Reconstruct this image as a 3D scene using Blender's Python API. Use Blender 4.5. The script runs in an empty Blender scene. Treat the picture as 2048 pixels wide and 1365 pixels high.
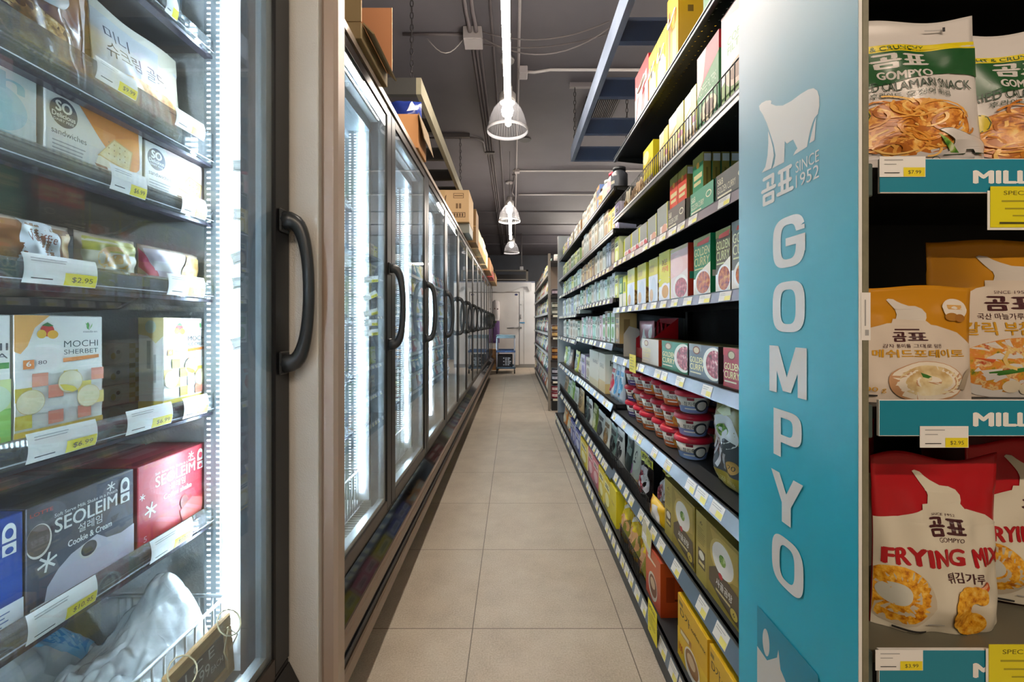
import bpy, math, random
from mathutils import Vector, Matrix
from mathutils.geometry import tessellate_polygon
sc = bpy.context.scene
COL = sc.collection
# ------------------------------------------------------------------ camera, world, exposure
FP, CX, CY, EYE = 870.0, 1026.0, 648.0, 1.24        # focal length and vanishing point of the 2048x1365 photograph
cam_d = bpy.data.cameras.new('camera'); cam = bpy.data.objects.new('camera', cam_d); COL.objects.link(cam)
cam_d.sensor_width = 36.0; cam_d.lens = FP / 2048 * 36.0
cam_d.shift_x = -(CX - 1024) / 2048; cam_d.shift_y = -(682.5 - CY) / 2048
cam_d.clip_start = 0.02; cam_d.clip_end = 60
cam.location = (0, 0, EYE); cam.rotation_euler = (math.pi / 2, 0, 0)
sc.camera = cam
world = bpy.data.worlds.new('world'); sc.world = world; world.use_nodes = True
world.node_tree.nodes['Background'].inputs[0].default_value = (.5, .5, .55, 1)
world.node_tree.nodes['Background'].inputs[1].default_value = .05
vs = sc.view_settings
vs.view_transform = 'Standard'; vs.look = 'None'; vs.gamma = 1; vs.use_curve_mapping = False
vs.exposure = 1.05
sc.cycles.max_bounces = 10; sc.cycles.diffuse_bounces = 4; sc.cycles.glossy_bounces = 6
sc.cycles.transmission_bounces = 8; sc.cycles.transparent_max_bounces = 24
sc.cycles.sample_clamp_indirect = 6; sc.cycles.caustics_reflective = False; sc.cycles.caustics_refractive = False
TUBE_E, BULB_E, LED_E, FRONT_FILL_E = 55.0, 9.0, 50.0, 64.0

# ------------------------------------------------------------------ helpers
def yx(px, X): return FP * X / (px - CX)                 # depth at which the plane x = X shows at column px
def zz(py, y): return EYE + (CY - py) / FP * y
def xx(px, y): return (px - CX) / FP * y
def lin(h):
    c = [int(h[i:i+2], 16) / 255 for i in (0, 2, 4)]
    return tuple(((v / 12.92) if v <= .04045 else ((v + .055) / 1.055) ** 2.4) for v in c) + (1,)
_m = {}
def M(h, r=.5, metal=0.0, spec=.5, coat=0.0):
    k = (h, r, metal, spec, coat)
    if k in _m: return _m[k]
    m = bpy.data.materials.new('colour_' + h); m.use_nodes = True
    b = m.node_tree.nodes['Principled BSDF']
    b.inputs['Base Color'].default_value = lin(h); b.inputs['Roughness'].default_value = r
    b.inputs['Metallic'].default_value = metal; b.inputs['Specular IOR Level'].default_value = spec
    b.inputs['Coat Weight'].default_value = coat
    _m[k] = m; return m
def nodes(name):
    m = bpy.data.materials.new(name); m.use_nodes = True
    nt = m.node_tree; nt.nodes.clear()
    out = nt.nodes.new('ShaderNodeOutputMaterial')
    def N(t, **kw):
        n = nt.nodes.new(t)
        for k, v in kw.items():
            if k in n.inputs.keys(): n.inputs[k].default_value = v
            else: setattr(n, k, v)
        return n
    return m, nt, N, out
def emit(name, h, s):
    m, nt, N, out = nodes(name)
    e = N('ShaderNodeEmission', Color=lin(h), Strength=s); nt.links.new(e.outputs[0], out.inputs[0]); return m
def mathn(N, nt, op, a, b=None, c=None):
    n = N('ShaderNodeMath', operation=op)
    for i, v in enumerate((a, b, c)):
        if v is None: continue
        if isinstance(v, (int, float)): n.inputs[i].default_value = v
        else: nt.links.new(v, n.inputs[i])
    return n.outputs[0]
def food(name, cols, scale, r=.35, det=3.0, stretch=(1, 1, 1), vor=False):      # mottled printed food picture
    m, nt, N, out = nodes(name)
    tc = N('ShaderNodeTexCoord'); mp = N('ShaderNodeMapping'); mp.inputs['Scale'].default_value = stretch
    nt.links.new(tc.outputs['Object'], mp.inputs[0])
    if vor:
        t = N('ShaderNodeTexVoronoi', Scale=scale); o = t.outputs['Distance']
    else:
        t = N('ShaderNodeTexNoise', Scale=scale, Detail=det, Roughness=.6); o = t.outputs[0]
    nt.links.new(mp.outputs[0], t.inputs[0])
    cr = N('ShaderNodeValToRGB'); e = cr.color_ramp
    n = len(cols)
    for i, c in enumerate(cols):
        p = (.0 + i / (n - 1) * .8) if vor else (.32 + .36 * i / (n - 1))
        if i < 2: el = e.elements[i]; el.position = p
        else: el = e.elements.new(p)
        el.color = lin(c)
    b = N('ShaderNodeBsdfPrincipled', Roughness=r)
    nt.links.new(o, cr.inputs[0]); nt.links.new(cr.outputs[0], b.inputs['Base Color']); nt.links.new(b.outputs[0], out.inputs[0])
    return m
def noisy(name, h1, h2, scale, r=.5, bump=0.0, bscale=None, metal=0.0, stretch=(1, 1, 1), spec=.5):
    m, nt, N, out = nodes(name)
    tc = N('ShaderNodeTexCoord'); mp = N('ShaderNodeMapping'); mp.inputs['Scale'].default_value = stretch
    nt.links.new(tc.outputs['Object'], mp.inputs[0])
    t = N('ShaderNodeTexNoise', Scale=scale, Detail=6.0); nt.links.new(mp.outputs[0], t.inputs[0])
    cr = N('ShaderNodeValToRGB'); cr.color_ramp.elements[0].position = .35; cr.color_ramp.elements[1].position = .65
    cr.color_ramp.elements[0].color = lin(h1); cr.color_ramp.elements[1].color = lin(h2)
    nt.links.new(t.outputs[0], cr.inputs[0])
    b = N('ShaderNodeBsdfPrincipled', Roughness=r, Metallic=metal); b.inputs['Specular IOR Level'].default_value = spec
    nt.links.new(cr.outputs[0], b.inputs['Base Color']); nt.links.new(b.outputs[0], out.inputs[0])
    if bump:
        t2 = N('ShaderNodeTexNoise', Scale=bscale or scale, Detail=2.0); nt.links.new(mp.outputs[0], t2.inputs[0])
        bp = N('ShaderNodeBump', Strength=bump, Distance=.004); nt.links.new(t2.outputs[0], bp.inputs['Height'])
        nt.links.new(bp.outputs[0], b.inputs['Normal'])
    return m
def pane(name, k=1.0, tint='f4f9fa', haze=0.0):                # flat clear pane: straight-through light plus mirror reflection
    m, nt, N, out = nodes(name)
    g = N('ShaderNodeNewGeometry'); d = N('ShaderNodeVectorMath', operation='DOT_PRODUCT')
    nt.links.new(g.outputs['Incoming'], d.inputs[0]); nt.links.new(g.outputs['Normal'], d.inputs[1])
    c = mathn(N, nt, 'ABSOLUTE', d.outputs['Value']); c = mathn(N, nt, 'SUBTRACT', 1.0, c)
    c = mathn(N, nt, 'POWER', c, 5.0); c = mathn(N, nt, 'MULTIPLY_ADD', c, .96 * k, .04 * k)
    t = N('ShaderNodeBsdfTransparent', Color=lin(tint)); gl = N('ShaderNodeBsdfGlossy', Roughness=.0)
    mx = N('ShaderNodeMixShader'); nt.links.new(c, mx.inputs[0]); nt.links.new(t.outputs[0], mx.inputs[1]); nt.links.new(gl.outputs[0], mx.inputs[2])
    o = mx
    if haze:
        df = N('ShaderNodeBsdfDiffuse', Color=(.9, .93, .95, 1)); m2 = N('ShaderNodeMixShader', Fac=haze)
        nt.links.new(o.outputs[0], m2.inputs[1]); nt.links.new(df.outputs[0], m2.inputs[2]); o = m2
    nt.links.new(o.outputs[0], out.inputs[0]); return m

# text outlines, taken once per string as flat polygons in a 0..1 box
_t = {}
def text2d(s, bold=0.02):
    k = (s, bold)
    if k in _t: return _t[k]
    cu = bpy.data.curves.new('lettering', 'FONT'); cu.body = s; cu.size = 1; cu.offset = 0.0; cu.resolution_u = 3; cu.align_x = 'CENTER'
    o = bpy.data.objects.new('lettering', cu); COL.objects.link(o)
    bpy.context.view_layer.update()
    me = bpy.data.meshes.new_from_object(o.evaluated_get(bpy.context.evaluated_depsgraph_get()))
    V = [(v.co.x, v.co.y) for v in me.vertices]; me.calc_loop_triangles(); P = [tuple(t.vertices) for t in me.loop_triangles]
    bpy.data.objects.remove(o); bpy.data.curves.remove(cu); bpy.data.meshes.remove(me)
    if bold > .015:                                             # heavier strokes: the outline repeated side by side
        n = len(V); sh = [(-1, 0), (1, 0), (0, .6), (0, -.6)]; e = bold - .004
        V = [(a + dx * e, b + dy * e) for dx, dy in [(0, 0)] + sh for a, b in V]; P = [[tuple(i + k * n for i in p) for p in P] for k in range(5)]
    else: P = [P]
    x0 = min(v[0] for v in V); x1 = max(v[0] for v in V); y0 = min(v[1] for v in V); y1 = max(v[1] for v in V)
    V = [((a - x0) / (x1 - x0), (b - y0) / (y1 - y0)) for a, b in V]
    _t[k] = (V, P, (x1 - x0) / (y1 - y0)); return _t[k]

class MB:                                                       # collects faces, builds ONE mesh object
    def __init__(s): s.v = []; s.f = []; s.mi = []; s.sm = []; s.mats = []; s.cur = 0
    def use(s, m):
        if m not in s.mats: s.mats.append(m)
        s.cur = s.mats.index(m); return s
    def face(s, idx, smooth=False): s.f.append(tuple(idx)); s.mi.append(s.cur); s.sm.append(smooth)
    def poly(s, pts, m=None, smooth=False):
        if m: s.use(m)
        n = len(s.v); s.v += [tuple(p) for p in pts]; s.face(range(n, n + len(pts)), smooth)
    def box(s, x0, x1, y0, y1, z0, z1, m=None, c=0.0):
        if m: s.use(m)
        n = len(s.v)
        if c <= 0:
            s.v += [(x, y, z) for z in (z0, z1) for y in (y0, y1) for x in (x0, x1)]
            for q in ((0, 2, 3, 1), (4, 5, 7, 6), (0, 1, 5, 4), (2, 6, 7, 3), (0, 4, 6, 2), (1, 3, 7, 5)): s.face([n + i for i in q])
            return
        id = {}
        for ix in (0, 1):
            for iy in (0, 1):
                for iz in (0, 1):
                    X = (x0, x1)[ix]; Y = (y0, y1)[iy]; Z = (z0, z1)[iz]
                    dx = c * (1 - 2 * ix); dy = c * (1 - 2 * iy); dz = c * (1 - 2 * iz)
                    for ax, p in ((0, (X, Y + dy, Z + dz)), (1, (X + dx, Y, Z + dz)), (2, (X + dx, Y + dy, Z))):
                        id[(ix, iy, iz, ax)] = len(s.v); s.v.append(p)
        def q(l): s.face([id[k] for k in l])
        q([(0,0,0,0),(0,0,1,0),(0,1,1,0),(0,1,0,0)]); q([(1,0,0,0),(1,1,0,0),(1,1,1,0),(1,0,1,0)])
        q([(0,0,0,1),(1,0,0,1),(1,0,1,1),(0,0,1,1)]); q([(0,1,0,1),(0,1,1,1),(1,1,1,1),(1,1,0,1)])
        q([(0,0,0,2),(0,1,0,2),(1,1,0,2),(1,0,0,2)]); q([(0,0,1,2),(1,0,1,2),(1,1,1,2),(0,1,1,2)])
        for ix in (0, 1):
            for iy in (0, 1): q([(ix,iy,0,0),(ix,iy,1,0),(ix,iy,1,1),(ix,iy,0,1)])
            for iz in (0, 1): q([(ix,0,iz,0),(ix,1,iz,0),(ix,1,iz,2),(ix,0,iz,2)])
        for iy in (0, 1):
            for iz in (0, 1): q([(0,iy,iz,1),(1,iy,iz,1),(1,iy,iz,2),(0,iy,iz,2)])
        for ix in (0, 1):
            for iy in (0, 1):
                for iz in (0, 1): q([(ix,iy,iz,0),(ix,iy,iz,1),(ix,iy,iz,2)])
    def tube(s, path, r, n=8, m=None, closed=False, flat=1.0, caps=True):
        if m: s.use(m)
        P = [Vector(p) for p in path]; k = len(P); base = len(s.v)
        prev = None
        for i in range(k):
            a = P[(i - 1) % k] if (closed or i > 0) else P[i]; b = P[(i + 1) % k] if (closed or i < k - 1) else P[i]
            t = (b - a).normalized()
            if prev is None:
                prev = t.cross(Vector((0, 0, 1)) if abs(t.z) < .9 else Vector((0, 1, 0))).normalized()
            nrm = (prev - t * prev.dot(t)).normalized(); prev = nrm; bn = t.cross(nrm)
            rr = r[i] if isinstance(r, (list, tuple)) else r
            for j in range(n):
                an = 2 * math.pi * j / n
                s.v.append(tuple(P[i] + nrm * (rr * math.cos(an)) + bn * (rr * flat * math.sin(an))))
        for i in range(k if closed else k - 1):
            a = base + i * n; b = base + ((i + 1) % k) * n
            for j in range(n): s.face((a + j, a + (j + 1) % n, b + (j + 1) % n, b + j), True)
        if caps and not closed:
            s.face([base + j for j in range(n)][::-1]); s.face([base + (k - 1) * n + j for j in range(n)])
    def lathe(s, prof, n=24, m=None, o=(0, 0, 0), caps=True):   # profile (radius, height) around the z axis
        if m: s.use(m)
        base = len(s.v)
        for r, z in prof:
            for j in range(n):
                a = 2 * math.pi * j / n; s.v.append((o[0] + r * math.cos(a), o[1] + r * math.sin(a), o[2] + z))
        for i in range(len(prof) - 1):
            for j in range(n):
                a = base + i * n; s.face((a + j, a + (j + 1) % n, a + n + (j + 1) % n, a + n + j), True)
        if caps:
            s.face([base + j for j in range(n)][::-1]); e = base + (len(prof) - 1) * n; s.face([e + j for j in range(n)])
    def prism(s, prof, x0, x1, axis='y', m=None):               # closed profile of (a, b) points swept along an axis
        if m: s.use(m)
        n = len(prof); b0 = len(s.v)
        for t in (x0, x1):
            for a, b in prof: s.v.append((a, t, b) if axis == 'y' else ((t, a, b) if axis == 'x' else (a, b, t)))
        for i in range(n): s.face((b0 + i, b0 + (i + 1) % n, b0 + n + (i + 1) % n, b0 + n + i))
        s.face([b0 + i for i in range(n)][::-1]); s.face([b0 + n + i for i in range(n)])
    # ---- printing on a surface S(u, v, d): u, v in 0..1, d = lift off the surface
    def tris(s, V, T, S, d, m, L):
        s.use(m)
        while L:
            mx = max(max(abs(V[a][0] - V[b][0]), abs(V[a][1] - V[b][1])) for t in T for a, b in ((t[0], t[1]), (t[1], t[2]), (t[2], t[0])))
            if mx <= L or len(T) > 3000: break
            V = list(V); E = {}; T2 = []
            def mid(a, b):
                k = (min(a, b), max(a, b))
                if k not in E: E[k] = len(V); V.append(((V[a][0] + V[b][0]) / 2, (V[a][1] + V[b][1]) / 2))
                return E[k]
            for a, b, c in T:
                ab, bc, ca = mid(a, b), mid(b, c), mid(c, a); T2 += [(a, ab, ca), (ab, b, bc), (ca, bc, c), (ab, bc, ca)]
            T = T2
        n = len(s.v); s.v += [tuple(S(min(max(u, 0.0), 1.0), min(max(v, 0.0), 1.0), d)) for u, v in V]
        for t in T: s.face([n + i for i in t], L > 0)
    def draw(s, S, ops, L=0.0, d0=.0003, dd=.00006):
        d = d0
        for op in ops:
            k = op[0]
            if k == 'r':
                _, u0, v0, u1, v1, m = op
                s.tris([(u0, v0), (u1, v0), (u1, v1), (u0, v1)], [(0, 1, 2), (0, 2, 3)], S, d, m, L)
            elif k == 'e':
                _, cu, cv, ru, rv, m = op
                n = 28; V = [(cu, cv)] + [(cu + ru * q / 3 * math.cos(2 * math.pi * j / n), cv + rv * q / 3 * math.sin(2 * math.pi * j / n)) for q in (1, 2, 3) for j in range(n)]
                T = [(0, 1 + j, 1 + (j + 1) % n) for j in range(n)]
                for q in (0, 1):
                    for j in range(n):
                        a = 1 + q * n + j; b = 1 + q * n + (j + 1) % n; T += [(a, a + n, b + n), (a, b + n, b)]
                s.tris(V, T, S, d, m, 0)
                if L: s.sm[-len(T):] = [True] * len(T)
            elif k == 'p':
                _, pts, m = op
                T = [tuple(t) for t in tessellate_polygon([[Vector((a, b, 0)) for a, b in pts]])]
                s.tris(list(pts), T, S, d, m, L)
            elif k == 't':
                _, st, u0, v0, u1, v1, m = op[:7]; bold = op[7] if len(op) > 7 else .02; curve = op[8] if len(op) > 8 else 0
                V, P, _a = text2d(st, bold)
                V = [(u0 + a * (u1 - u0), v0 + b * (v1 - v0) + curve * (1 - (2 * a - 1) ** 2)) for a, b in V]
                for k, Q in enumerate(P):
                    T = [(p[0], p[i], p[i + 1]) for p in Q for i in range(1, len(p) - 1)]; n = len(V) // len(P)
                    s.tris(V[k * n:(k + 1) * n], [tuple(i - k * n for i in t) for t in T], S, d + k * (.00004 if L else .000012), m, L * 1.6 if L else 0)
            elif k == 'g':                                      # strip between two outlines
                _, A, B, m = op; n = len(A)
                s.tris(list(A) + list(B), [t for i in range(n - 1) for t in ((i, i + 1, n + i + 1), (i, n + i + 1, n + i))], S, d, m, 0)
            elif k == 'a':                                      # arc strip
                _, cu, cv, ru, rv, a0, a1, w, m = op
                n = 9; V = []
                for i in range(n):
                    a = a0 + (a1 - a0) * i / (n - 1)
                    for q in (1 - w, 1 + w): V.append((cu + ru * q * math.cos(a), cv + rv * q * math.sin(a)))
                T = []
                for i in range(n - 1): T += [(2 * i, 2 * i + 1, 2 * i + 3), (2 * i, 2 * i + 3, 2 * i + 2)]
                s.tris(V, T, S, d, m, 0)
                d -= dd * .8
            d += dd
    def build(s, name, parent=None, loc=None, rz=0.0, bevel=0.0):
        me = bpy.data.meshes.new(name); me.from_pydata(s.v, [], s.f)
        for m in s.mats: me.materials.append(m)
        me.polygons.foreach_set('material_index', s.mi); me.polygons.foreach_set('use_smooth', s.sm); me.update()
        o = bpy.data.objects.new(name, me); COL.objects.link(o)
        if parent: o.parent = parent
        if loc: o.location = loc
        o.rotation_euler.z = rz
        if bevel:
            b = o.modifiers.new('bevel', 'BEVEL'); b.width = bevel; b.segments = 2; b.limit_method = 'ANGLE'
        return o
def tag(o, label, cat, group=None, kind=None):
    o['label'] = label
    if cat: o['category'] = cat
    if group: o['group'] = group
    if kind: o['kind'] = kind
    return o
def struct(o): o['kind'] = 'structure'; return o
def empty(name, loc=(0, 0, 0), rz=0.0):
    o = bpy.data.objects.new(name, None); COL.objects.link(o); o.location = loc; o.rotation_euler.z = rz; o.empty_display_size = .05; return o
def dup(o, parent=None):
    c = o.copy(); COL.objects.link(c)
    if parent: c.parent = parent
    for ch in list(o.children): dup(ch, c)
    return c
ORD = 'first second third fourth fifth sixth seventh eighth ninth tenth eleventh twelfth thirteenth fourteenth fifteenth sixteenth seventeenth eighteenth nineteenth twentieth'.split()
ORD += ['twenty-' + o for o in ORD[:9]] + ['thirtieth'] + ['thirty-' + o for o in ORD[:9]]
RZ_W, RZ_E = -math.pi / 2, math.pi / 2                          # fronts facing -x (right shelves) and +x (freezers)

# ------------------------------------------------------------------ shared materials
WHITE = M('f2f2ee', .5); INK = M('2b2a2a', .5); GREYINK = M('a9a9a9', .6); TAGW = M('f3f2ee', .45); TAGY = M('f2e022', .45)
BLACK = M('121314', .45); SHELFK = M('17191b', .42); STEEL = M('8f9294', .35, .9); SILVER = M('b9bcbe', .3, .85)
BRONZE = M('5a4c42', .38, .6); DOORK = M('17181b', .34, .1); TEAL = M('1aa4bd', .4); DTEAL = M('0c8fae', .4)
KRAFT = M('b98f62', .8); KRAFT2 = M('9c7048', .85); KRAFTL = M('d2b084', .8)
GLASS = pane('door_glass', .95, haze=.018); CLEAR = pane('clear_plastic', 1.2, 'eef1f0'); RAILCLEAR = pane('clear_price_rail', 1.6, 'c9cccd', .10)
LEDW = emit('freezer_led', 'e9f4ff', LED_E)
RAILM = M('a9afb6', .25, .3); RAILW = M('dcdcdc', .3)
CASEW = noisy('embossed_white_liner', 'eceff1', 'f7f9fa', 30, .35, .6, 160)
F_NOOD = food('fried_snack', ['9a4c10', 'd8862a', 'f0b04c', 'f8d07c'], 55)
F_CURRY = food('curry_picture', ['5a1a08', 'a83a12', 'd0702a', 'e8b060'], 60)
F_SALAD = food('stir_fry_picture', ['6a7a20', 'd8a030', 'e08a3a', 'e8d090', 'c04a20'], 40)
F_FRY = food('breaded_picture', ['b06008', 'e09a18', 'f0b838', 'f6d070'], 90)
F_MASH = food('mash_picture', ['c8a468', 'e8d8a8', 'f4ecd0'], 25)
F_RED = food('red_stew_picture', ['4a0f12', '8c2430', 'c8485a', 'e8c0b0'], 60)
F_BROWN = food('brown_mix_picture', ['2a1a10', '6a4422', 'b08a4a', 'e0d0b0'], 60)
F_GREEN = food('green_leaf_picture', ['1d4a18', '4a8a28', '9cc050', 'e0e8c0'], 45)
F_BEAN = food('bean_print', ['8a5a20', 'd8c8a0', 'efe6d0', 'a8742c'], 22, .45, 2.0, (3, 3, .5))

# ------------------------------------------------------------------ pack builders (front faces local -y, stands on z = 0)
def plane_S(o, U, V, N):
    o, U, V, N = Vector(o), Vector(U), Vector(V), Vector(N)
    return lambda u, v, d: o + U * u + V * v + N * d
def carton(name, w, d, h, base, F=(), R=(), L=(), T=(), c=.0015, back=None):
    mb = MB(); mb.box(-w / 2, w / 2, 0, d, 0, h, base, c)
    if F: mb.draw(plane_S((-w / 2, 0, 0), (w, 0, 0), (0, 0, h), (0, -1, 0)), F)
    if R: mb.draw(plane_S((w / 2, 0, 0), (0, d, 0), (0, 0, h), (1, 0, 0)), R)
    if L: mb.draw(plane_S((-w / 2, d, 0), (0, -d, 0), (0, 0, h), (-1, 0, 0)), L)
    if T: mb.draw(plane_S((-w / 2, 0, h), (w, 0, 0), (0, d, 0), (0, 0, 1)), T)
    return mb.build(name)
def pouch(name, w, h, t, base, ops=(), kind='stand', seed=1, nu=14, nv=18, back=None, waist=.05, tilt=0.0, wav=.004, L=.07, lift=.0011, wr=1.0):
    rd = random.Random(seed); ph = [rd.uniform(0, 6.28) for _ in range(6)]; ks = [rd.uniform(5, 11) for _ in range(4)]
    def g(v):
        if kind == 'stand': return (.72 + .28 * min(1, v / .16)) * (max(0.0, 1 - max(0, v - .16) / .74)) ** .75 if v < .9 else 0.0
        return max(0.0, 1 - abs(2 * v - 1) ** 4) ** .6
    def S(u, v, d, side=-1):
        b = t / 2 * max(0.0, 1 - abs(2 * u - 1) ** 2.6) ** .75 * g(v)
        wv = wr * .0022 * (math.sin(ks[0] * u * 2 + ks[1] * v + ph[0]) + .7 * math.sin(ks[2] * v * 2 - ks[3] * u * 1.5 + ph[1])) * min(1, b / (t * .2 + 1e-6))
        x = (u - .5) * w * (1 - waist * math.sin(math.pi * v) * (1 if kind == 'stand' else -.3))
        z = v * h + (wav * math.sin(7 * u + ph[2]) * max(0, v - .7) / .3 if kind == 'stand' else 0)
        x += tilt * z
        y0 = .002 * math.sin(6 * u + ph[3]) * (v > .8)
        if side > 0: return Vector((x, b * .55 + y0 + .0008, z))
        return Vector((x, -(b + wv * (b > 0)) - .0008 + y0 - d, z))
    mb = MB(); mb.use(base); n0 = 0
    for side in (-1, 1):
        if side > 0 and back: mb.use(back)
        n0 = len(mb.v)
        for j in range(nv + 1):
            for i in range(nu + 1): mb.v.append(tuple(S(i / nu, j / nv, 0, side)))
        for j in range(nv):
            for i in range(nu):
                a = n0 + j * (nu + 1) + i; q = (a, a + 1, a + nu + 2, a + nu + 1); mb.face(q if side < 0 else q[::-1], True)
    k = (nu + 1) * (nv + 1); mb.use(base)
    per = [(i, 0) for i in range(nu)] + [(nu, j) for j in range(nv)] + [(i, nv) for i in range(nu, 0, -1)] + [(0, j) for j in range(nv, 0, -1)]
    for q in range(len(per)):
        i0, j0 = per[q]; i1, j1 = per[(q + 1) % len(per)]
        a = j0 * (nu + 1) + i0; b = j1 * (nu + 1) + i1; mb.face((a, a + k, b + k, b), True)
    if ops: mb.draw(S, ops, L, lift, .00015)
    return mb.build(name)
def can_S(r0, r1, z0, z1, a0=-math.pi * .5, span=math.pi * .9):   # wrap-around label surface of a round pack, centred on -y
    def S(u, v, d):
        a = a0 + (u - .5) * span; r = r0 + (r1 - r0) * v + d
        return Vector((r * math.cos(a), r * math.sin(a), z0 + (z1 - z0) * v))
    return S
def bars(u0, v0, u1, v1, n, m, seed=0):                          # unreadable small print
    rd = random.Random(seed); o = []
    for i in range(n):
        a = v0 + (v1 - v0) * (i + .3) / n; b = v0 + (v1 - v0) * (i + .62) / n
        o.append(('r', u0, a, u0 + (u1 - u0) * rd.uniform(.55, 1), b, m))
    return o
def strands(cu, cv, ru, rv, n, mats, seed, w=.09):
    rd = random.Random(seed); o = []
    for i in range(n):
        a = rd.uniform(0, 6.28); q = math.sqrt(rd.random()) * .75
        s = rd.uniform(.18, .38); b0 = rd.uniform(0, 6.28)
        o.append(('a', cu + ru * q * math.cos(a), cv + rv * q * math.sin(a), ru * s, rv * s, b0, b0 + rd.uniform(1.6, 3.6), w * .5 / s * .5, mats[i % len(mats)]))
    return o
BEAR = [(0, .96), (.06, 1), (.18, .97), (.255, .88), (.35, .8), (.52, .7), (.71, .69), (.88, .6), (.98, .43), (.97, .28), (.9, .14), (.88, 0), (.63, 0), (.6, .14), (.46, .15), (.45, 0), (.06, 0), (.16, .14), (.22, .4), (.2, .55), (.1, .75)]
def bear(u0, v0, u1, v1, m): return ('p', [(u0 + a * (u1 - u0), v0 + b * (v1 - v0)) for a, b in BEAR], m)
def disp(o, loc, rz=0.0, rx=0.0, ry=0.0):
    o.location = loc; o.rotation_euler = (rx, ry, rz); return o
# ------------------------------------------------------------------ room shell
CEIL = 3.62
def floor_mat():
    m, nt, N, out = nodes('stone_look_tiles')
    g = N('ShaderNodeNewGeometry'); sp = N('ShaderNodeSeparateXYZ'); nt.links.new(g.outputs['Position'], sp.inputs[0])
    def joint(o, off, pitch):
        a = mathn(N, nt, 'ADD', o, off + 20 * pitch); a = mathn(N, nt, 'DIVIDE', a, pitch); f = mathn(N, nt, 'FRACT', a)
        f = mathn(N, nt, 'SUBTRACT', f, .5); f = mathn(N, nt, 'ABSOLUTE', f)
        return mathn(N, nt, 'GREATER_THAN', f, .5 - .0019 / pitch), mathn(N, nt, 'FLOOR', a)
    jx, ix = joint(sp.outputs[0], .164, .61); jy, iy = joint(sp.outputs[1], -1.7685 + .618, .618)
    j = mathn(N, nt, 'MAXIMUM', jx, jy)
    cb = N('ShaderNodeCombineXYZ'); nt.links.new(ix, cb.inputs[0]); nt.links.new(iy, cb.inputs[1])
    wn = N('ShaderNodeTexWhiteNoise', noise_dimensions='3D'); nt.links.new(cb.outputs[0], wn.inputs[0])
    n1 = N('ShaderNodeTexNoise', Scale=5.0, Detail=8.0, Roughness=.65); nt.links.new(g.outputs['Position'], n1.inputs[0])
    n2 = N('ShaderNodeTexNoise', Scale=160.0, Detail=3.0); nt.links.new(g.outputs['Position'], n2.inputs[0])
    n3 = N('ShaderNodeTexNoise', Scale=1.6, Detail=2.0); nt.links.new(g.outputs['Position'], n3.inputs[0])
    t = mathn(N, nt, 'MULTIPLY', n1.outputs[0], .55); t = mathn(N, nt, 'MULTIPLY_ADD', n2.outputs[0], .6, t)
    t = mathn(N, nt, 'MULTIPLY_ADD', n3.outputs[0], .25, t); t = mathn(N, nt, 'MULTIPLY_ADD', wn.outputs[0], .08, t)
    cr = N('ShaderNodeValToRGB'); e = cr.color_ramp.elements; e[0].position = .45; e[1].position = 1.0
    e[0].color = lin('98897a'); e[1].color = lin('cdc0af'); k = cr.color_ramp.elements.new(.74); k.color = lin('b8aa98')
    nt.links.new(t, cr.inputs[0])
    mx = N('ShaderNodeMix', data_type='RGBA'); nt.links.new(j, mx.inputs[0]); nt.links.new(cr.outputs[0], mx.inputs[6]); mx.inputs[7].default_value = lin('6b6056')
    b = N('ShaderNodeBsdfPrincipled'); nt.links.new(mx.outputs[2], b.inputs['Base Color'])
    r = mathn(N, nt, 'MULTIPLY_ADD', n1.outputs[0], .25, .36); nt.links.new(r, b.inputs['Roughness'])
    h = mathn(N, nt, 'MULTIPLY_ADD', n2.outputs[0], .35, n1.outputs[0]); h = mathn(N, nt, 'MULTIPLY_ADD', j, -.8, h)
    bp = N('ShaderNodeBump', Strength=.3, Distance=.003); nt.links.new(h, bp.inputs['Height']); nt.links.new(bp.outputs[0], b.inputs['Normal'])
    nt.links.new(b.outputs[0], out.inputs[0]); return m
def slab(name, x0, x1, y0, y1, z0, z1, m):
    mb = MB(); mb.box(x0, x1, y0, y1, z0, z1, m); return struct(mb.build(name))
slab('floor', -3.2, 4.6, -4.6, 15.3, -.1, 0, floor_mat())
CEILM = noisy('dark_painted_ceiling', '464349', '504d53', 1.2, .7)
NAVY = noisy('dark_navy_paint', '1d222c', '242a36', 2, .6)
slab('ceiling', -3.2, 4.6, -4.6, 15.3, CEIL, CEIL + .1, CEILM)
slab('wall_back', -3.2, 4.6, 15.1, 15.3, 0, CEIL, NAVY)
slab('wall_left', -3.2, -3.0, -4.6, 15.1, 0, CEIL, M('3d3a3c', .8))
slab('wall_right', 4.4, 4.6, -4.6, 15.1, 0, CEIL, M('8a857e', .8))
slab('wall_front', -3.0, 4.4, -4.6, -4.4, 0, CEIL, M('b8b2aa', .8))

# cold room across the end of the aisle
COLDW = noisy('cold_room_panel', 'd6d6d6', 'e2e2e2', 1.5, .45)
YC = 12.3
mb = MB(); mb.box(-2.6, .62, YC, YC + 1.6, 0, 2.44, COLDW)
mb.box(-2.6, .62, YC - .012, YC, 2.40, 2.44, M('6d7588', .4))
for x in (.31,): mb.box(x - .004, x + .004, YC - .004, YC, .05, 2.40, M('9fa0a2', .5))
mb.box(-2.6, .62, YC - .02, YC, 0, .10, M('8d8d8c', .5))
wl = MB()
struct(mb.build('wall_cold_room'))
mb = MB(); mb.box(-.92, .16, YC - .05, YC - .004, .08, 2.11, noisy('cold_room_door_skin', 'd8d4d2', 'e4e1df', 2, .35), .006)
door = struct(mb.build('door_1'))
mb = MB()
mb.box(.165, .19, YC - .03, YC - .004, .05, 2.14, M('77777a', .4)); mb.box(-.95, .19, YC - .03, YC - .004, 2.115, 2.145, M('8a8582', .4))
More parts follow.
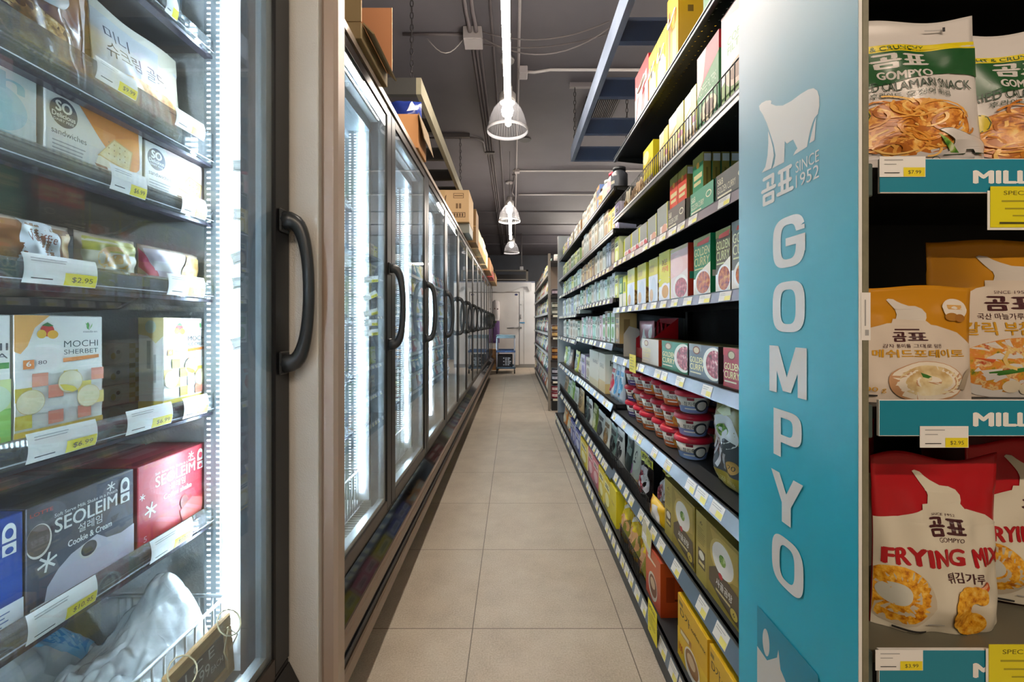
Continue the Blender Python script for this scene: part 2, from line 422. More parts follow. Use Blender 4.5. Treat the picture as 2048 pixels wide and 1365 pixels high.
struct(mb.build('door_frame', door))
mb = MB(); mb.tube([(-.17, YC - .1, 1.115), (-.02, YC - .12, 1.12), (.12, YC - .1, 1.125)], [.012, .02, .016], 8, M('8a8c8e', .3, .9)); mb.box(.13, .25, YC - .08, YC - .03, 1.10, 1.15, M('8f9193', .3, .9), .008)
struct(mb.build('door_handle', door))
mb = MB()
for z in (1.78, 1.41): mb.lathe([(.022, 0), (.022, .03)], 12, M('b8babc', .3, .8), (.225, YC - .045, z - .015))
mb.box(.2, .24, YC - .04, YC - .004, 1.38, 1.5, M('a9abad', .35, .6), .006)
struct(mb.build('door_hinge', door))
mb = MB(); mb.lathe([(.045, 0), (.045, .004)], 20, M('27306a', .4)); o = struct(mb.build('door_badge', door)); o.location = (.09, YC - .05, 2.06); o.rotation_euler = (math.pi / 2, 0, 0); o.scale = (1, .6, 1)
mb = MB(); mb.box(.19, .33, YC - .008, YC - .002, 1.255, 1.285, M('2e86b8', .4)); tag(mb.build('sticker'), 'small blue sticker on white cold room wall beside the door', 'sticker')
# plastic sheet hanging over the door head
mb = MB(); mb.use(M('c9c9ca', .35))
n = len(mb.v)
for i in range(25):
    x = -.9 + 1.42 * i / 24
    for j in range(6):
        z = 2.41 - .28 * j / 5 * (.45 + .55 * math.sin(math.pi * min(1, i / 24 * 1.25)) ** .7) if i < 23 else 2.41 - .05 * j
        mb.v.append((x, YC - .012 - .018 * math.sin(i * 1.3 + j * .9) ** 2 - .004 * j, z))
for i in range(24):
    for j in range(5): a = n + i * 6 + j; mb.face((a, a + 1, a + 7, a + 6), True)
tag(mb.build('plastic_sheet'), 'creased pale plastic sheet draped over the cold room door head', 'plastic sheet')
# frame of an old unit standing on the cold room
mb = MB(); fm = M('5a5650', .5)
for x in (-.55, .40): mb.box(x - .03, x + .03, 12.4, 12.5, 2.442, 2.78, fm)
mb.box(-.58, .43, 12.4, 12.5, 2.74, 2.78, fm); mb.box(-.55, .40, 12.9, 12.95, 2.45, 2.7, M('1b1a1c', .6)); mb.box(-.58, .43, 12.42, 12.48, 2.5, 2.515, M('9a948c', .5))
tag(mb.build('metal_rack'), 'low grey metal frame standing on top of the cold room', 'metal frame')

# ------------------------------------------------------------------ freezers with glass doors
XD = -.52; PITCH = .7615; M0 = 1.0145
XB = -1.36; ZT = 2.175
def kick_profile(): return [(XD - .002, .452), (-.482, .372), (-.482, .362), (-.62, .25), (-.62, .40)]
def make_handle(mb, y, m):
    pts = []; rr = []
    for i in range(25):
        t = i / 24; a = math.pi * t
        z = 1.312 - .162 * math.cos(a) * (1 if abs(math.cos(a)) < .999 else 1)
        x = XD + .001 + .056 * (math.sin(a) ** .55 if math.sin(a) > 0 else 0)
        pts.append((x, y + .004 * math.sin(a), z)); rr.append(.0108 + .0085 * (abs(2 * t - 1) ** 2.6))
    mb.tube(pts, rr, 10, m, flat=1.15)
    for z in (1.152, 1.472): mb.box(XD, XD + .006, y - .02, y + .02, z - .026, z + .026, m, .003)
def ledmat():
    m, nt, N, out = nodes('freezer_led_strip')
    g = N('ShaderNodeNewGeometry'); sp = N('ShaderNodeSeparateXYZ'); nt.links.new(g.outputs['Position'], sp.inputs[0])
    f = mathn(N, nt, 'FRACT', mathn(N, nt, 'DIVIDE', sp.outputs[2], .0123)); f = mathn(N, nt, 'SUBTRACT', f, .5); f = mathn(N, nt, 'ABSOLUTE', f)
    k = mathn(N, nt, 'LESS_THAN', f, .29); k = mathn(N, nt, 'MULTIPLY_ADD', k, LED_E * 1.5, LED_E * .12)
    e = N('ShaderNodeEmission', Color=lin('e6f2ff')); nt.links.new(k, e.inputs[1]); nt.links.new(e.outputs[0], out.inputs[0]); return m
LEDM = ledmat()
def ledreflect():  # glowing dashes standing in for LED reflections between the door panes
    m, nt, N, out = nodes('led_reflection_rows')
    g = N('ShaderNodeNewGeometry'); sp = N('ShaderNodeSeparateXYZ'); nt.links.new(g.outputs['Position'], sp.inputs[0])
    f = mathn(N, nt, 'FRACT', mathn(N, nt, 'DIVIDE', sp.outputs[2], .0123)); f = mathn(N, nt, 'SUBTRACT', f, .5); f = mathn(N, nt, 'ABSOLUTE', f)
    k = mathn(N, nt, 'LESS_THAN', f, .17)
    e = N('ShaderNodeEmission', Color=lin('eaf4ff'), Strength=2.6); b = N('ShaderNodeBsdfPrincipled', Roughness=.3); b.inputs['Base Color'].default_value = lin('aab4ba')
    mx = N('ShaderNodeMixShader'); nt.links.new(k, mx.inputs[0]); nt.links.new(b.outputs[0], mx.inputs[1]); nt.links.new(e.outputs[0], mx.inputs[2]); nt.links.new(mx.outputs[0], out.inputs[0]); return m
LEDREFL = ledreflect()
SHZ = [1.866, 1.62, 1.487, 1.318, 1.066, .815]             # shelf plate heights in the first case
def case(y0, nd, shz, label, ends=(True, True), first=False):
    y1 = y0 + nd * PITCH
    c = empty('freezer_case', (0, y0, 0)); tag(c, label, 'freezer', 'glass-door freezer cases along the aisle')
    def B(mb, name, parent=c): o = mb.build(name, parent); o.location = (0, -y0, 0) if parent is c else (0, 0, 0); return o
    mb = MB(); mb.box(XB - .04, XB, y0, y1, .25, ZT, M('c9c9c6', .5)); mb.use(CASEW); mb.box(XB, XB + .01, y0, y1, .42, 2.09, CASEW)
    mb.box(XB, XD - .05, y0, y1, 2.09, ZT, CASEW); mb.box(XB, -.62, y0, y1, .25, .42, CASEW)
    if ends[0]: mb.box(XB, XD - .035, y0, y0 + .012, .42, 2.09, CASEW)
    if ends[1]: mb.box(XB, XD - .035, y1 - .012, y1, .42, 2.09, CASEW)
    mb.box(XB + .1, -.60, y0, y1, 0, .25, M('2a2622', .6))
    for i in range(nd + 1):                                 # dark inner mullions
        y = min(max(y0 + i * PITCH, y0 + .03), y1 - .03); mb.box(-.598, XD - .036, y - .03, y + .03, .46, 2.12, M('2b3138', .35))
    B(mb, 'body')
    mb = MB(); mb.box(-.60, XD + .004, y0, y1, 2.150, ZT, M('a39587', .35, .5)); mb.box(-.6, XD - .012, y0, y1, 2.138, 2.150, M('1c1714', .5)); B(mb, 'top_trim')
    mb = MB(); mb.prism(kick_profile(), y0, y1, 'y', M('0d0d10', .08, 0, .5, .3)); mb.box(-.56, XD - .004, y0, y1, .448, .460, M('161414', .4)); B(mb, 'kick_panel')
    mb = MB(); mb.box(-.505, -.470, y0, y1, .318, .362, M('85705f', .35, .5), .004); mb.box(-.50, -.478, y0, y1, .262, .318, M('121214', .4)); mb.box(-.497, -.472, y0, y1, .280, .296, M('1b1c20', .5))
    mb.box(-.505, -.470, y0, y1, .214, .262, M('85705f', .35, .5), .004); B(mb, 'bumper')
    mb = MB(); mb.box(-.60, -.535, y0, y1, .452, .470, SILVER); mb.box(-.548, -.536, y0, y1, .470, .485, SILVER)
    mb.box(-.668, -.60, y0, y1, .436, .440, M('3a3b3b', .6)); mb.box(-.676, -.664, y0, y1, .436, .456, SILVER); mb.box(-.604, -.6, y0, y1, .436, .456, SILVER)
    yy = y0 + .01
    while yy < min(y1, y0 + (2.5 if not first else 1)) - .02: mb.box(-.666, -.604, yy, yy + .006, .44, .452, M('a6a49c', .4)); yy += .021
    B(mb, 'air_grille')
    for i in range(nd):
        a = y0 + i * PITCH + .002; b = y0 + (i + 1) * PITCH - .002
        mb = MB(); sw = .062
        for p, q in ((a, a + sw), (b - sw, b)): mb.box(XD - .034, XD, p, q, .466, 2.138, DOORK, .003)
        mb.box(XD - .034, XD, a + sw, b - sw, 2.104, 2.138, M('3b332e', .35, .5)); mb.box(XD - .034, XD, a + sw, b - sw, .466, .506, M('4a413b', .35, .5))
        for p, q in ((a + sw, a + sw + .02), (b - sw - .02, b - sw)): mb.box(XD - .031, XD - .008, p, q, .50, 2.11, M('8c949a', .3, .5))
        mb.box(XD - .031, XD - .008, a + sw, b - sw, 2.075, 2.105, M('6f7d88', .3, .5)); mb.box(XD - .031, XD - .008, a + sw, b - sw, .50, .525, M('a9adaf', .3, .6))
        d = B(mb, 'door')
        g = MB(); 
        for x in (XD - .0045, XD - .0175): g.box(x - .002, x, a + sw - .002, b - sw + .002, .506, 2.105, GLASS)
        B(g, 'glass_pane', d)
        h = MB(); make_handle(h, b - .030, M('2c2f31', .35)); B(h, 'door_handle', d)
    for i in range(nd + 1):
        if first and i == 0: continue
        if not first and i == 0 and not ends[0]: continue
        y = y0 + i * PITCH; s0 = -.034; 
        mb = MB()
        if i > 0:
            mb.box(-.668, -.604, y - .036, y - .030, .50, 2.085, M('f4f6f8', .35)); mb.box(-.645, -.604, y - .030, y - .012, .50, 2.085, M('e8ecef', .35))
            for xq in ((-.667, -.659), (-.688, -.680)) + (() if first else ((-.713, -.705), (-.740, -.730))): mb.box(xq[0], xq[1], y - .0372, y - .0362, .537, 2.045, LEDREFL)  # emissive reflection dashes added beside the real LED strip
            mb.box(-.695 if first else -.745, -.668, y - .0360, y - .034, .50, 2.085, M('aab4ba', .3))  # added plate that carries the reflection dashes
            mb.use(LEDM); mb.box(-.640, -.627, y - .0395, y - .0365, .537, 2.045, LEDM)
        if i < nd:
            mb.box(-.645, -.604, y + .012, y + .030, .50, 2.085, M('e8ecef', .35)); mb.box(-.643, -.619, y + .0305, y + .0335, .537, 2.045, LEDM)
        B(mb, 'led_light_bar')
    mb = MB(); mb.box(-.72, -.69, y0 + .02, y1 - .02, 2.02, 2.05, M('a4b0b8', .3)); mb.box(-.80, -.60, y0 + .02, y1 - .02, 2.05, 2.088, M('8f9ca6', .35)); B(mb, 'air_duct')
    for k, z in enumerate(shz):
        mb = MB(); e0, e1 = y0 + .03, y1 - .035
        mb.box(-1.14, -.695, e0, e1, z - .018, z, M('22262b', .3, .3), .002)
        for i in range(1, nd + 1):
            yb = min(y0 + i * PITCH, e1) - .006
            mb.prism([(-.83, z - .018), (-1.14, z - .018), (-1.14, z - .06), (-.88, z - .045)], yb - .012, yb, 'y', M('2b3138', .35, .3))
        s = B(mb, 'shelf')
        gh = .068 if k == 1 else .030
        mb = MB(); m = RAILCLEAR
        mb.prism([(-.693, z - .020), (-.678, z - .024), (-.674, z - .016), (-.6745, z + gh - .022), (-.686, z + gh - .016), (-.690, z + gh - .02), (-.681, z + gh - .028), (-.681, z - .014)], e0, e1, 'y', m)
        mb.box(-.6735, -.6725, e0, e1, z - .017, z - .0155, M('c8c8d0', .2)); mb.box(-.694, -.676, e0, e1, z - .030, z - .024, M('3a3744', .25, .4))
        mb.box(-.6938, -.6918, e0, e1, z - .02, z + min(gh - .02, .03), M('4b463f' if k != 1 else '6a6052', .35)) if k != 1 else None
        B(mb, 'price_rail', s)
    return c, B
C1, B1 = case(M0 - 2 * PITCH, 2, SHZ, 'white-lined freezer case with ice cream, glass door before the grey divider', (True, True), True)
SH2 = [1.74, 1.50, 1.26, 1.02, .80]
Y2 = 1.1005
C2, B2 = case(Y2, 5, SH2, 'freezer case of five glass doors just past the grey divider panel', (True, False))
C3, B3 = case(Y2 + 5 * PITCH, 5, SH2, 'middle freezer case of five glass doors under the tall brown carton', (False, False))
C4, B4 = case(Y2 + 10 * PITCH, 3, SH2, 'last freezer case of three glass doors beside the cold room', (False, True))
# divider panel
mb = MB(); mb.box(XB - .04, -.456, 1.0175, 1.092, 0, 2.22, noisy('grey_white_panel', 'cfcdc8', 'dad8d3', 3, .5, .25, 300), .002)
o = struct(mb.build('partition_panel'))
mb = MB(); mb.box(-.4555, -.417, 1.03, 1.085, 0, 2.22, M('b09c8d', .4, .2), .008); struct(mb.build('corner_trim', o))

# wire basket with bagged ice at the bottom of the first case
WIRE = M('e6ebee', .35)
def basket(B, y0, y1, z0=.475, z1=.632, xf=-.642, pitch=.026):
    mb = MB()
    mb.tube([(-1.2, y0, z1 + .0), (xf, y0, z1), (xf, y1, z1), (-1.2, y1, z1)], .0042, 6, WIRE)
    mb.tube([(xf, y0, z0), (xf, y1, z0)], .003, 6, WIRE)
    y = y0 + pitch
    while y < y1 - .004: mb.tube([(xf, y, z0), (xf, y, z1)], .0022, 5, WIRE); y += pitch
    x = xf - .03
    while x > -.9: mb.tube([(x, y1, z0), (x, y1, z1)], .0022, 5, WIRE); x -= .03
    return B(mb, 'wire_basket')
basket(B1, .28, .972)
def ice_mat():
    m, nt, N, out = nodes('bagged_ice')
    tc = N('ShaderNodeTexCoord'); v = N('ShaderNodeTexVoronoi', Scale=22.0); nt.links.new(tc.outputs['Object'], v.inputs[0])
    n = N('ShaderNodeTexNoise', Scale=14.0, Detail=5.0); nt.links.new(tc.outputs['Object'], n.inputs[0])
    cr = N('ShaderNodeValToRGB'); cr.color_ramp.elements[0].color = lin('c2ced4'); cr.color_ramp.elements[1].color = lin('f2f6f8'); cr.color_ramp.elements[0].position = .3; cr.color_ramp.elements[1].position = .7
    nt.links.new(n.outputs[0], cr.inputs[0])
    h = mathn(N, nt, 'MULTIPLY_ADD', n.outputs[0], .8, v.outputs['Distance'])
    bp = N('ShaderNodeBump', Strength=.8, Distance=.012); nt.links.new(h, bp.inputs['Height'])
    b = N('ShaderNodeBsdfPrincipled', Roughness=.16); b.inputs['Subsurface Weight'].default_value = 0
    nt.links.new(cr.outputs[0], b.inputs['Base Color']); nt.links.new(bp.outputs[0], b.inputs['Normal']); nt.links.new(b.outputs[0], out.inputs[0]); return m
ICE = ice_mat(); ICEB = M('2f9fd8', .2); ICEB2 = M('7cc6e8', .2)
from mathutils import noise as MN
def ice_bag(cx, cy, rx, ry, z0, hh, seed, label, ops, peak=None):
    def S(u, v, d):
        x = (u * 2 - 1); y = (v * 2 - 1)
        b = max(0, 1 - abs(x) ** 3.2) ** .5 * max(0, 1 - abs(y) ** 3.2) ** .5
        X, Y_ = cx + rx * x, cy + ry * y
        p = Vector((X * 26, Y_ * 26, seed * 3.7)); dist = MN.voronoi(p)[0]
        lump = .030 * (dist[1] - dist[0]) + .016 * MN.noise(p * .45) + .010 * abs(MN.noise(p * 2.3))
        z = z0 + .03 + (hh - .01) * b + lump * b
        if peak: z += peak[2] * math.exp(-((u - peak[0]) / .34) ** 2 - ((v - peak[1]) / .3) ** 2) * b ** .3
        return Vector((X, Y_, z + d))
    mb = MB(); mb.use(ICE); n = 72
    for j in range(n + 1):
        for i in range(n + 1): mb.v.append(tuple(S(i / n, j / n, 0)))
    for j in range(n):
        for i in range(n): a = j * (n + 1) + i; mb.face((a, a + 1, a + n + 2, a + n + 1), True)
    k = len(mb.v)
    for j in range(n + 1):
        for i in range(n + 1): p = mb.v[j * (n + 1) + i]; mb.v.append((p[0], p[1], max(z0, z0 + .03 - (p[2] - z0 - .03) * .3)))
    for j in range(n):
        for i in range(n): a = k + j * (n + 1) + i; mb.face((a, a + n + 1, a + n + 2, a + 1), True)
    for i in range(n):
        for a, b in ((i, i + 1), (n * (n + 1) + i + 1, n * (n + 1) + i), ((i + 1) * (n + 1), i * (n + 1)), (i * (n + 1) + n, (i + 1) * (n + 1) + n)): mb.face((a, a + k, b + k, b), True)
    if ops: mb.draw(S, ops, .02, .0022)
    return tag(mb.build('ice_bag'), label, 'bag of ice', 'bagged ice in the freezer basket')
ice_bag(-.775, .535, .115, .185, .459, .12, 3, 'clear bag of ice at the front of the wire basket, beside the cut edge', None)
ice_bag(-.775, .847, .118, .115, .459, .10, 5, 'clear bag of ice rising to a peak against the freezer end wall', None, (.72, .86, .15))
ice_bag(-1.03, .69, .13, .285, .459, .17, 8, 'clear bag of ice with blue wave print lying behind the other bags', [('p', [(.99, .90), (.90, .985), (.74, .93), (.60, .78), (.52, .62), (.60, .60), (.74, .72), (.88, .80)], ICEB2), ('p', [(.97, .91), (.90, .96), (.82, .90), (.70, .74), (.58, .62), (.72, .70)], ICEB), ('p', [(.72, .9), (.62, .82), (.56, .68), (.66, .80)], ICEB), ('p', [(.96, .62), (.78, .55), (.80, .40), (.93, .36), (.90, .48)], ICEB)])
# chalkboard sign tied on the basket
t = empty('chalkboard_sign', (-.6085, .853, .492), RZ_E); t.rotation_euler = (math.radians(-4), 0, RZ_E); tag(t, 'small wood-framed chalkboard price sign tied to the wire ice basket', 'sign')
W_, H_ = .175, .125
OAK = noisy('light_wood', 'b98a52', 'd6ac74', 18, .55, 0, None, 0, (1, 1, 6)); SLATE = noisy('chalk_slate', '34323a', '45434c', 9, .7); CHALK = M('e9e7ea', .8)
mb = MB(); mb.box(-W_ / 2, W_ / 2, -.008, .004, H_ - .028, H_, OAK, .003); mb.box(-W_ / 2, -W_ / 2 + .022, -.008, .004, 0, H_ - .028, OAK, .002); mb.box(W_ / 2 - .022, W_ / 2, -.008, .004, 0, H_ - .028, OAK, .002); mb.box(-W_ / 2 + .022, W_ / 2 - .022, -.008, .004, 0, .022, OAK, .002)
mb.build('frame', t)
mb = MB(); mb.box(-W_ / 2 + .02, W_ / 2 - .02, -.003, .001, .02, H_ - .026, SLATE)
mb.draw(plane_S((-W_ / 2 + .022, -.003, .022), (W_ - .044, 0, 0), (0, 0, H_ - .05), (0, -1, 0)), [('t', 'I C E', .18, .66, .78, .92, CHALK, -.012), ('t', '$2.', .06, .18, .40, .58, CHALK, -.01), ('t', '99', .44, .30, .66, .62, CHALK, -.01), ('t', 'EACH', .68, .26, .95, .42, CHALK, -.008)])
mb.build('slate', t)
mb = MB(); tw = M('d8c49a', .8)
for x in (-.06, .07): mb.tube([(x + .028 * math.cos(a), -.014 + .016 * math.sin(a), H_ - .012 + .022 * math.sin(a * 1.0)) for a in [2 * math.pi * i / 14 for i in range(14)]], .0016, 5, tw, True)
mb.tube([(.07, -.012, H_ - .02), (.05, -.013, H_ - .06), (.06, -.012, H_ - .085)], .0015, 5, tw); mb.tube([(.065, -.012, H_ - .02), (.095, -.013, H_ - .055), (.07, -.012, H_ - .07)], .0015, 5, tw)
mb.build('twine', t)

# cartons of frozen desserts in the first case
def fridge(o, X, ya, yb, z, label, cat, group=None):
    tag(o, label, cat, group); o.location = (X, (ya + yb) / 2, z); o.rotation_euler.z = RZ_E; return o
GR = M('474b52', .4); NEARK = M('3a3d44', .4)
def mochi(base2, name, acc, accd, w, h, d=.045, side=False):
    W = M('f3f1ec', .45)
    F = [('r', 0, 0, 1, .10, M(acc, .45)), ('p', [(0, 1), (0, .72), (.06, .70), (.13, .76), (.2, .9), (.36, 1)], M(accd, .45)), ('e', .33, .88, .075, .05, M('c8302c', .4)), ('e', .39, .845, .06, .035, M('f0b030', .4)), ('e', .27, .85, .05, .035, M('f0c040', .4)), ('p', [(.27, .92), (.33, .945), (.4, .915), (.34, .91)], M('2c7a34', .4)),
         ('e', .80, .915, .016, .03, M('3f9a3a', .4)), ('p', [(.77, .94), (.82, .87), (.80, .93)], M('58b048', .4)), ('p', [(.86, .94), (.81, .875), (.85, .91)], M('7cc050', .4)), ('t', 'maeda-en', .74, .855, .92, .875, GR, .01),
         ('t', 'MOCHI', .51, .735, .93, .79, GR, -.012), ('t', name, .51, .675, .93, .715, GR, -.012), ('p', [(.5, .61), (.94, .63), (.94, .66), (.5, .645)], M('e88a3a', .4)),
         ('r', .08, .58, .19, .65, M('e8883a', .4)), ('t', '6', .11, .60, .16, .64, WHITE), ('t', '80', .23, .61, .32, .64, GR, 0)]
    rd = random.Random(len(name)); pal = [M(c, .45) for c in ('e08a70', 'e8cf5a', 'd9c24a', 'f3f1ec', 'f0d878', 'e99a80', 'efeee8')]
    for i in range(6):
        for j in range(4):
            if (i + j) % 2 == 0: F.append(('r', i / 6, .12 + j * .105, (i + 1) / 6, .12 + (j + 1) * .105, pal[rd.randrange(len(pal))]))
    MO = food('mochi_ball', ['e8d9a8', 'f2e6c0', 'f6efd8'], 30)
    for cu, cv in ((.58, .445), (.15, .32), (.80, .30)): F += [('e', cu, cv, .145, .098, M('d9c088', .5)), ('e', cu, cv, .138, .093, MO)]
    F.append(('p', [(.45, .43), (.5, .38), (.6, .355), (.66, .37), (.62, .40), (.52, .425)], M('e8d24a', .4)))
    S_ = [('p', [(0, 1), (0, .82), (.4, .80), (.7, .72), (1, .80), (1, 1)], M('e9d79a', .45)), ('e', .5, .9, .22, .07, M('cfdcc8', .45)), ('r', 0, 0, 1, .1, M('d9bb50', .45)), ('r', .35, .45, .5, .75, M('a7b0ac', .5)), ('r', .62, .30, .72, .6, M('b8bcb8', .5))] if side else []
    return carton('mochi_box', w, d, h, W, F, (), S_, ())
fridge(mochi(0, 'SHERBET', 'e0b848', 'f0b060', .132, .186), -.70, .610, .742, 1.0665, 'tall mango mochi sherbet carton with checkered print beside a gap', 'dessert box', 'mochi cartons on the fourth freezer shelf')
o = carton('mochi_box', .13, .045, .186, M('f3f1ec', .45), [('r', 0, 0, 1, .30, M('9ccf6a', .45)), ('r', .85, .3, 1, .52, M('dbe8a0', .45)), ('e', .8, .38, .2, .11, M('d6e8c8', .4)), ('t', 'MOCHI', .3, .735, .97, .79, GR, -.012), ('t', 'MATCHA', .3, .675, .97, .715, GR, -.012), ('r', .6, .60, .98, .645, M('4e9a48', .4)), ('r', 0, .06, .9, .1, M('f0b848', .4))])
fridge(o, -.70, .476, .607, 1.0665, 'tall green mochi carton cut by the edge beside the mango carton', 'dessert box', 'mochi cartons on the fourth freezer shelf')
fridge(mochi(0, 'ICE CREAM', 'e8cf60', 'f0dc90', .128, .186, .05, True), -.70, .874, 1.0 - .0 - .005, 1.0665, 'pale yellow mochi ice cream carton at the end wall of its shelf', 'dessert box', 'mochi cartons on the fourth freezer shelf')
for i in range(3):
    o = carton('mochi_box', .19, .16, .043, M('e9e2d4', .5), [('t', 'MOCHI', .22, .55, .5, .85, GR, -.005), ('t', 'ICE CREAM', .22, .28, .5, .48, GR, -.01), ('r', .22, .08, .5, .2, M('e0a860', .4)), ('e', .66, .5, .09, .36, M('d7d2c4', .5)), ('e', .64, .42, .03, .16, M('c4b858', .5)), ('e', .7, .6, .025, .1, M('3a3a3a', .5)), ('r', .84, 0, 1, 1, M('d6bf58', .45))] + [('r', .84 + .08 * (k % 2), k * .25, .92 + .08 * (k % 2), k * .25 + .25, M('efe3a8', .45)) for k in range(4)])
    fridge(o, -.845, .80, .985, 1.0665 + i * .0436, ['bottom', 'middle', 'top'][i] + ' box of three small mochi boxes stacked behind the gap', 'dessert box', 'small stacked mochi boxes')
def seol(w, h, base, top, word, extra):
    b = M(base, .35)
    def flake(cu, cv, s): 
        o = []
        for k in range(3):
            a = math.pi * k / 3 + .3
            dx, dy = math.cos(a) * s, math.sin(a) * s * w / h; px_, py_ = -math.sin(a) * s * .12, math.cos(a) * s * .12 * w / h
            o.append(('p', [(cu - dx - px_, cv - dy - py_), (cu + dx - px_, cv + dy - py_), (cu + dx + px_, cv + dy + py_), (cu - dx + px_, cv - dy + py_)], WHITE))
        return o
    F = [('p', [(.13, 0), (.16, .18), (.25, .30), (.36, .38), (.5, .42), (.6, .45), (.7, .36), (.85, .33), (1, .36), (1, 0)], extra), ('t', 'Soft Serve Milk Shake in a Pouch', .22, .815, .81, .85, WHITE, .0), ('t', 'SEOLEIM', .22, .66, .81, .80, WHITE, .02), ('t', '설레임', .42, .555, .65, .645, WHITE, .01), ('t', word, .33, .46, .75, .525, WHITE, .03)]
    F += flake(.16, .42, .08) + flake(.74, .90, .045) + flake(.90, .70, .035) + flake(.05, .62, .035)
    F += [('r', .84, .78, .94, .86, WHITE), ('e', .89, .86, .05, .08, WHITE), ('e', .89, .85, .03, .045, b), ('r', .84, .66, .94, .76, WHITE), ('e', .89, .70, .03, .03, b)]
    return F, b
CK = M('2b2523', .45); MILK = M('d3cfdd', .4)
F, b = seol(.178, .157, '4c4f5c', '', 'Cookie & Cream', MILK)
F += [('e', .09, .66, .10, .16, M('e6dfd4', .5)), ('e', .085, .67, .092, .145, M('5a4a42', .5)), ('e', .51, .34, .085, .085, M('e2dccf', .5)), ('e', .515, .35, .075, .075, CK), ('p', [(.73, .56), (.82, .57), (.79, .51), (.74, .5)], CK), ('t', 'LOTTE', .02, .905, .2, .94, M('d8462c', .4), .02), ('r', .0, .0, .12, .12, M('3a3d48', .4)), ('r', .02, .03, .16, .06, WHITE)]
o = carton('ice_cream_box', .178, .12, .157, b, F, (), [('r', .1, .2, .9, .8, M('3c3f4a', .4))], [('r', .05, .1, .95, .3, M('34373f', .4)), ('r', .3, .5, .7, .7, M('6b6f7c', .4))])
fridge(o, -.70, .625, .803, .8155, 'charcoal cookies and cream ice cream carton with snowflakes', 'ice cream box', 'milk shake cartons on the bottom shelf')
F, b = seol(.182, .155, 'c8404e', '', 'Coffee shake', M('c03040', .4))
F += [('e', .63, .30, .06, .09, M('8a4038', .4)), ('p', [(.56, .2), (.75, .32), (.95, .22), (.9, .05), (.6, .05)], M('d86a68', .4)), ('t', '5', .06, .06, .1, .13, WHITE)]
o = carton('ice_cream_box', .18, .12, .155, b, F, (), [('r', .1, .1, .9, .9, M('b83848', .4))], [('r', .05, .1, .95, .28, M('9a2c38', .4)), ('r', .3, .5, .7, .75, M('d88088', .4))])
fridge(o, -.70, .811, .992, .8155, 'red coffee milk shake carton at the end of the bottom shelf', 'ice cream box', 'milk shake cartons on the bottom shelf')
F, b = seol(.17, .157, '2350a8', '', 'Milk', M('eef2f6', .4))
o = carton('ice_cream_box', .17, .12, .157, b, [('r', 0, 0, 1, .22, M('eef2f6', .4))] + F[1:] + bars(.62, .04, .95, .18, 4, M('5b79b0', .4), 3), (), (), [('r', .1, .1, .9, .3, M('3a68b8', .4))])
fridge(o, -.70, .452, .622, .8155, 'blue milk shake carton at the cut edge of the bottom shelf', 'ice cream box', 'milk shake cartons on the bottom shelf')
for i, (ya, yb) in enumerate(((.60, .78), (.80, .985))):
    o = carton('ice_cream_box', yb - ya - .004, .12, .154, M('a03442', .35), [('r', .1, .3, .9, .7, WHITE)], (), (), [('r', .05, .1, .95, .3, M('7d2430', .4)), ('r', .2, .5, .8, .7, M('c06a70', .4))])
    fridge(o, -.83, ya, yb, .8155, ('dark red carton behind the charcoal cookie carton', 'dark red carton behind the red coffee carton')[i], 'ice cream box', 'milk shake cartons on the bottom shelf')
CRACK = food('cracker_picture', ['e0c080', 'ecd49a', 'f2e2b4'], 60)
def sodel(w, h, col, third, tone):
    W = M('f1efe8', .45)
    F = [('p', [(.26, 1), (1, 1), (1, .42), (.93, .30), (.80, .25), (.72, .28), (.5, .60), (.34, .88)], M(col, .45)), ('p', [(.95, 1), (1, 1), (1, 0), (.95, 0), (.97, .5)], W), ('e', .16, .72, .125, .20, M('3b4152', .4)), ('t', 'SO', .085, .72, .235, .87, WHITE, .05), ('t', 'Delicious', .055, .64, .265, .71, WHITE, .02), ('t', 'DAIRY FREE', .07, .585, .25, .62, WHITE, .0), ('t', 'sandwiches', .05, .40, .37, .48, M('5a5a5c', .45), .01),
         ('p', [(.48, .33), (.66, .68), (.88, .60), (.84, .24), (.62, .28)], M('d2ae68', .45)), ('p', [(.50, .36), (.665, .66), (.865, .585), (.83, .28), (.62, .32)], CRACK), ('p', [(.46, .22), (.5, .34), (.62, .3), (.78, .26), (.74, .2), (.6, .2), (.56, .13)], M('f0e4c4', .45)), ('p', [(.45, .2), (.58, .2), (.62, .08), (.54, .04)], M('9a6a3a', .45))]
    for i in range(4):
        for j in range(3): F.append(('e', .60 + i * .06, .60 - j * .09 - i * .012, .006, .011, M('8a6a3a', .5)))
    return carton('sandwich_box', w, .12, h, W, F + bars(.05, .12, .36, .33, 4, GREYINK, 5), (), (('r', .1, .3, .9, .8, M(tone, .45)),), ())
fridge(sodel(.170, .112, 'e89038', 1, 'd8a050'), -.70, .650, .821, 1.4875, 'white and orange frozen sandwich carton with a cracker picture', 'dessert box', 'frozen sandwich cartons')
fridge(sodel(.172, .104, 'f6dcd8', 1, 'eee6dc'), -.70, .826, .999, 1.4875, 'white and pale pink frozen sandwich carton at the end wall', 'dessert box', 'frozen sandwich cartons')
o = carton('sandwich_box', .165, .12, .112, M('e4ece6', .45), [('e', .7, .45, .22, .28, M('bfe0e6', .45)), ('t', 'sh', .5, .68, .9, .9, M('a8d4dc', .45)), ('e', .55, .2, .12, .1, M('e8d8a0', .45))] + bars(.55, .05, .95, .12, 2, M('a8c8c8', .5)), (), (), ())
fridge(o, -.70, .475, .640, 1.4875, 'white carton with pale blue oval beside the orange sandwich carton', 'dessert box', 'frozen sandwich cartons')
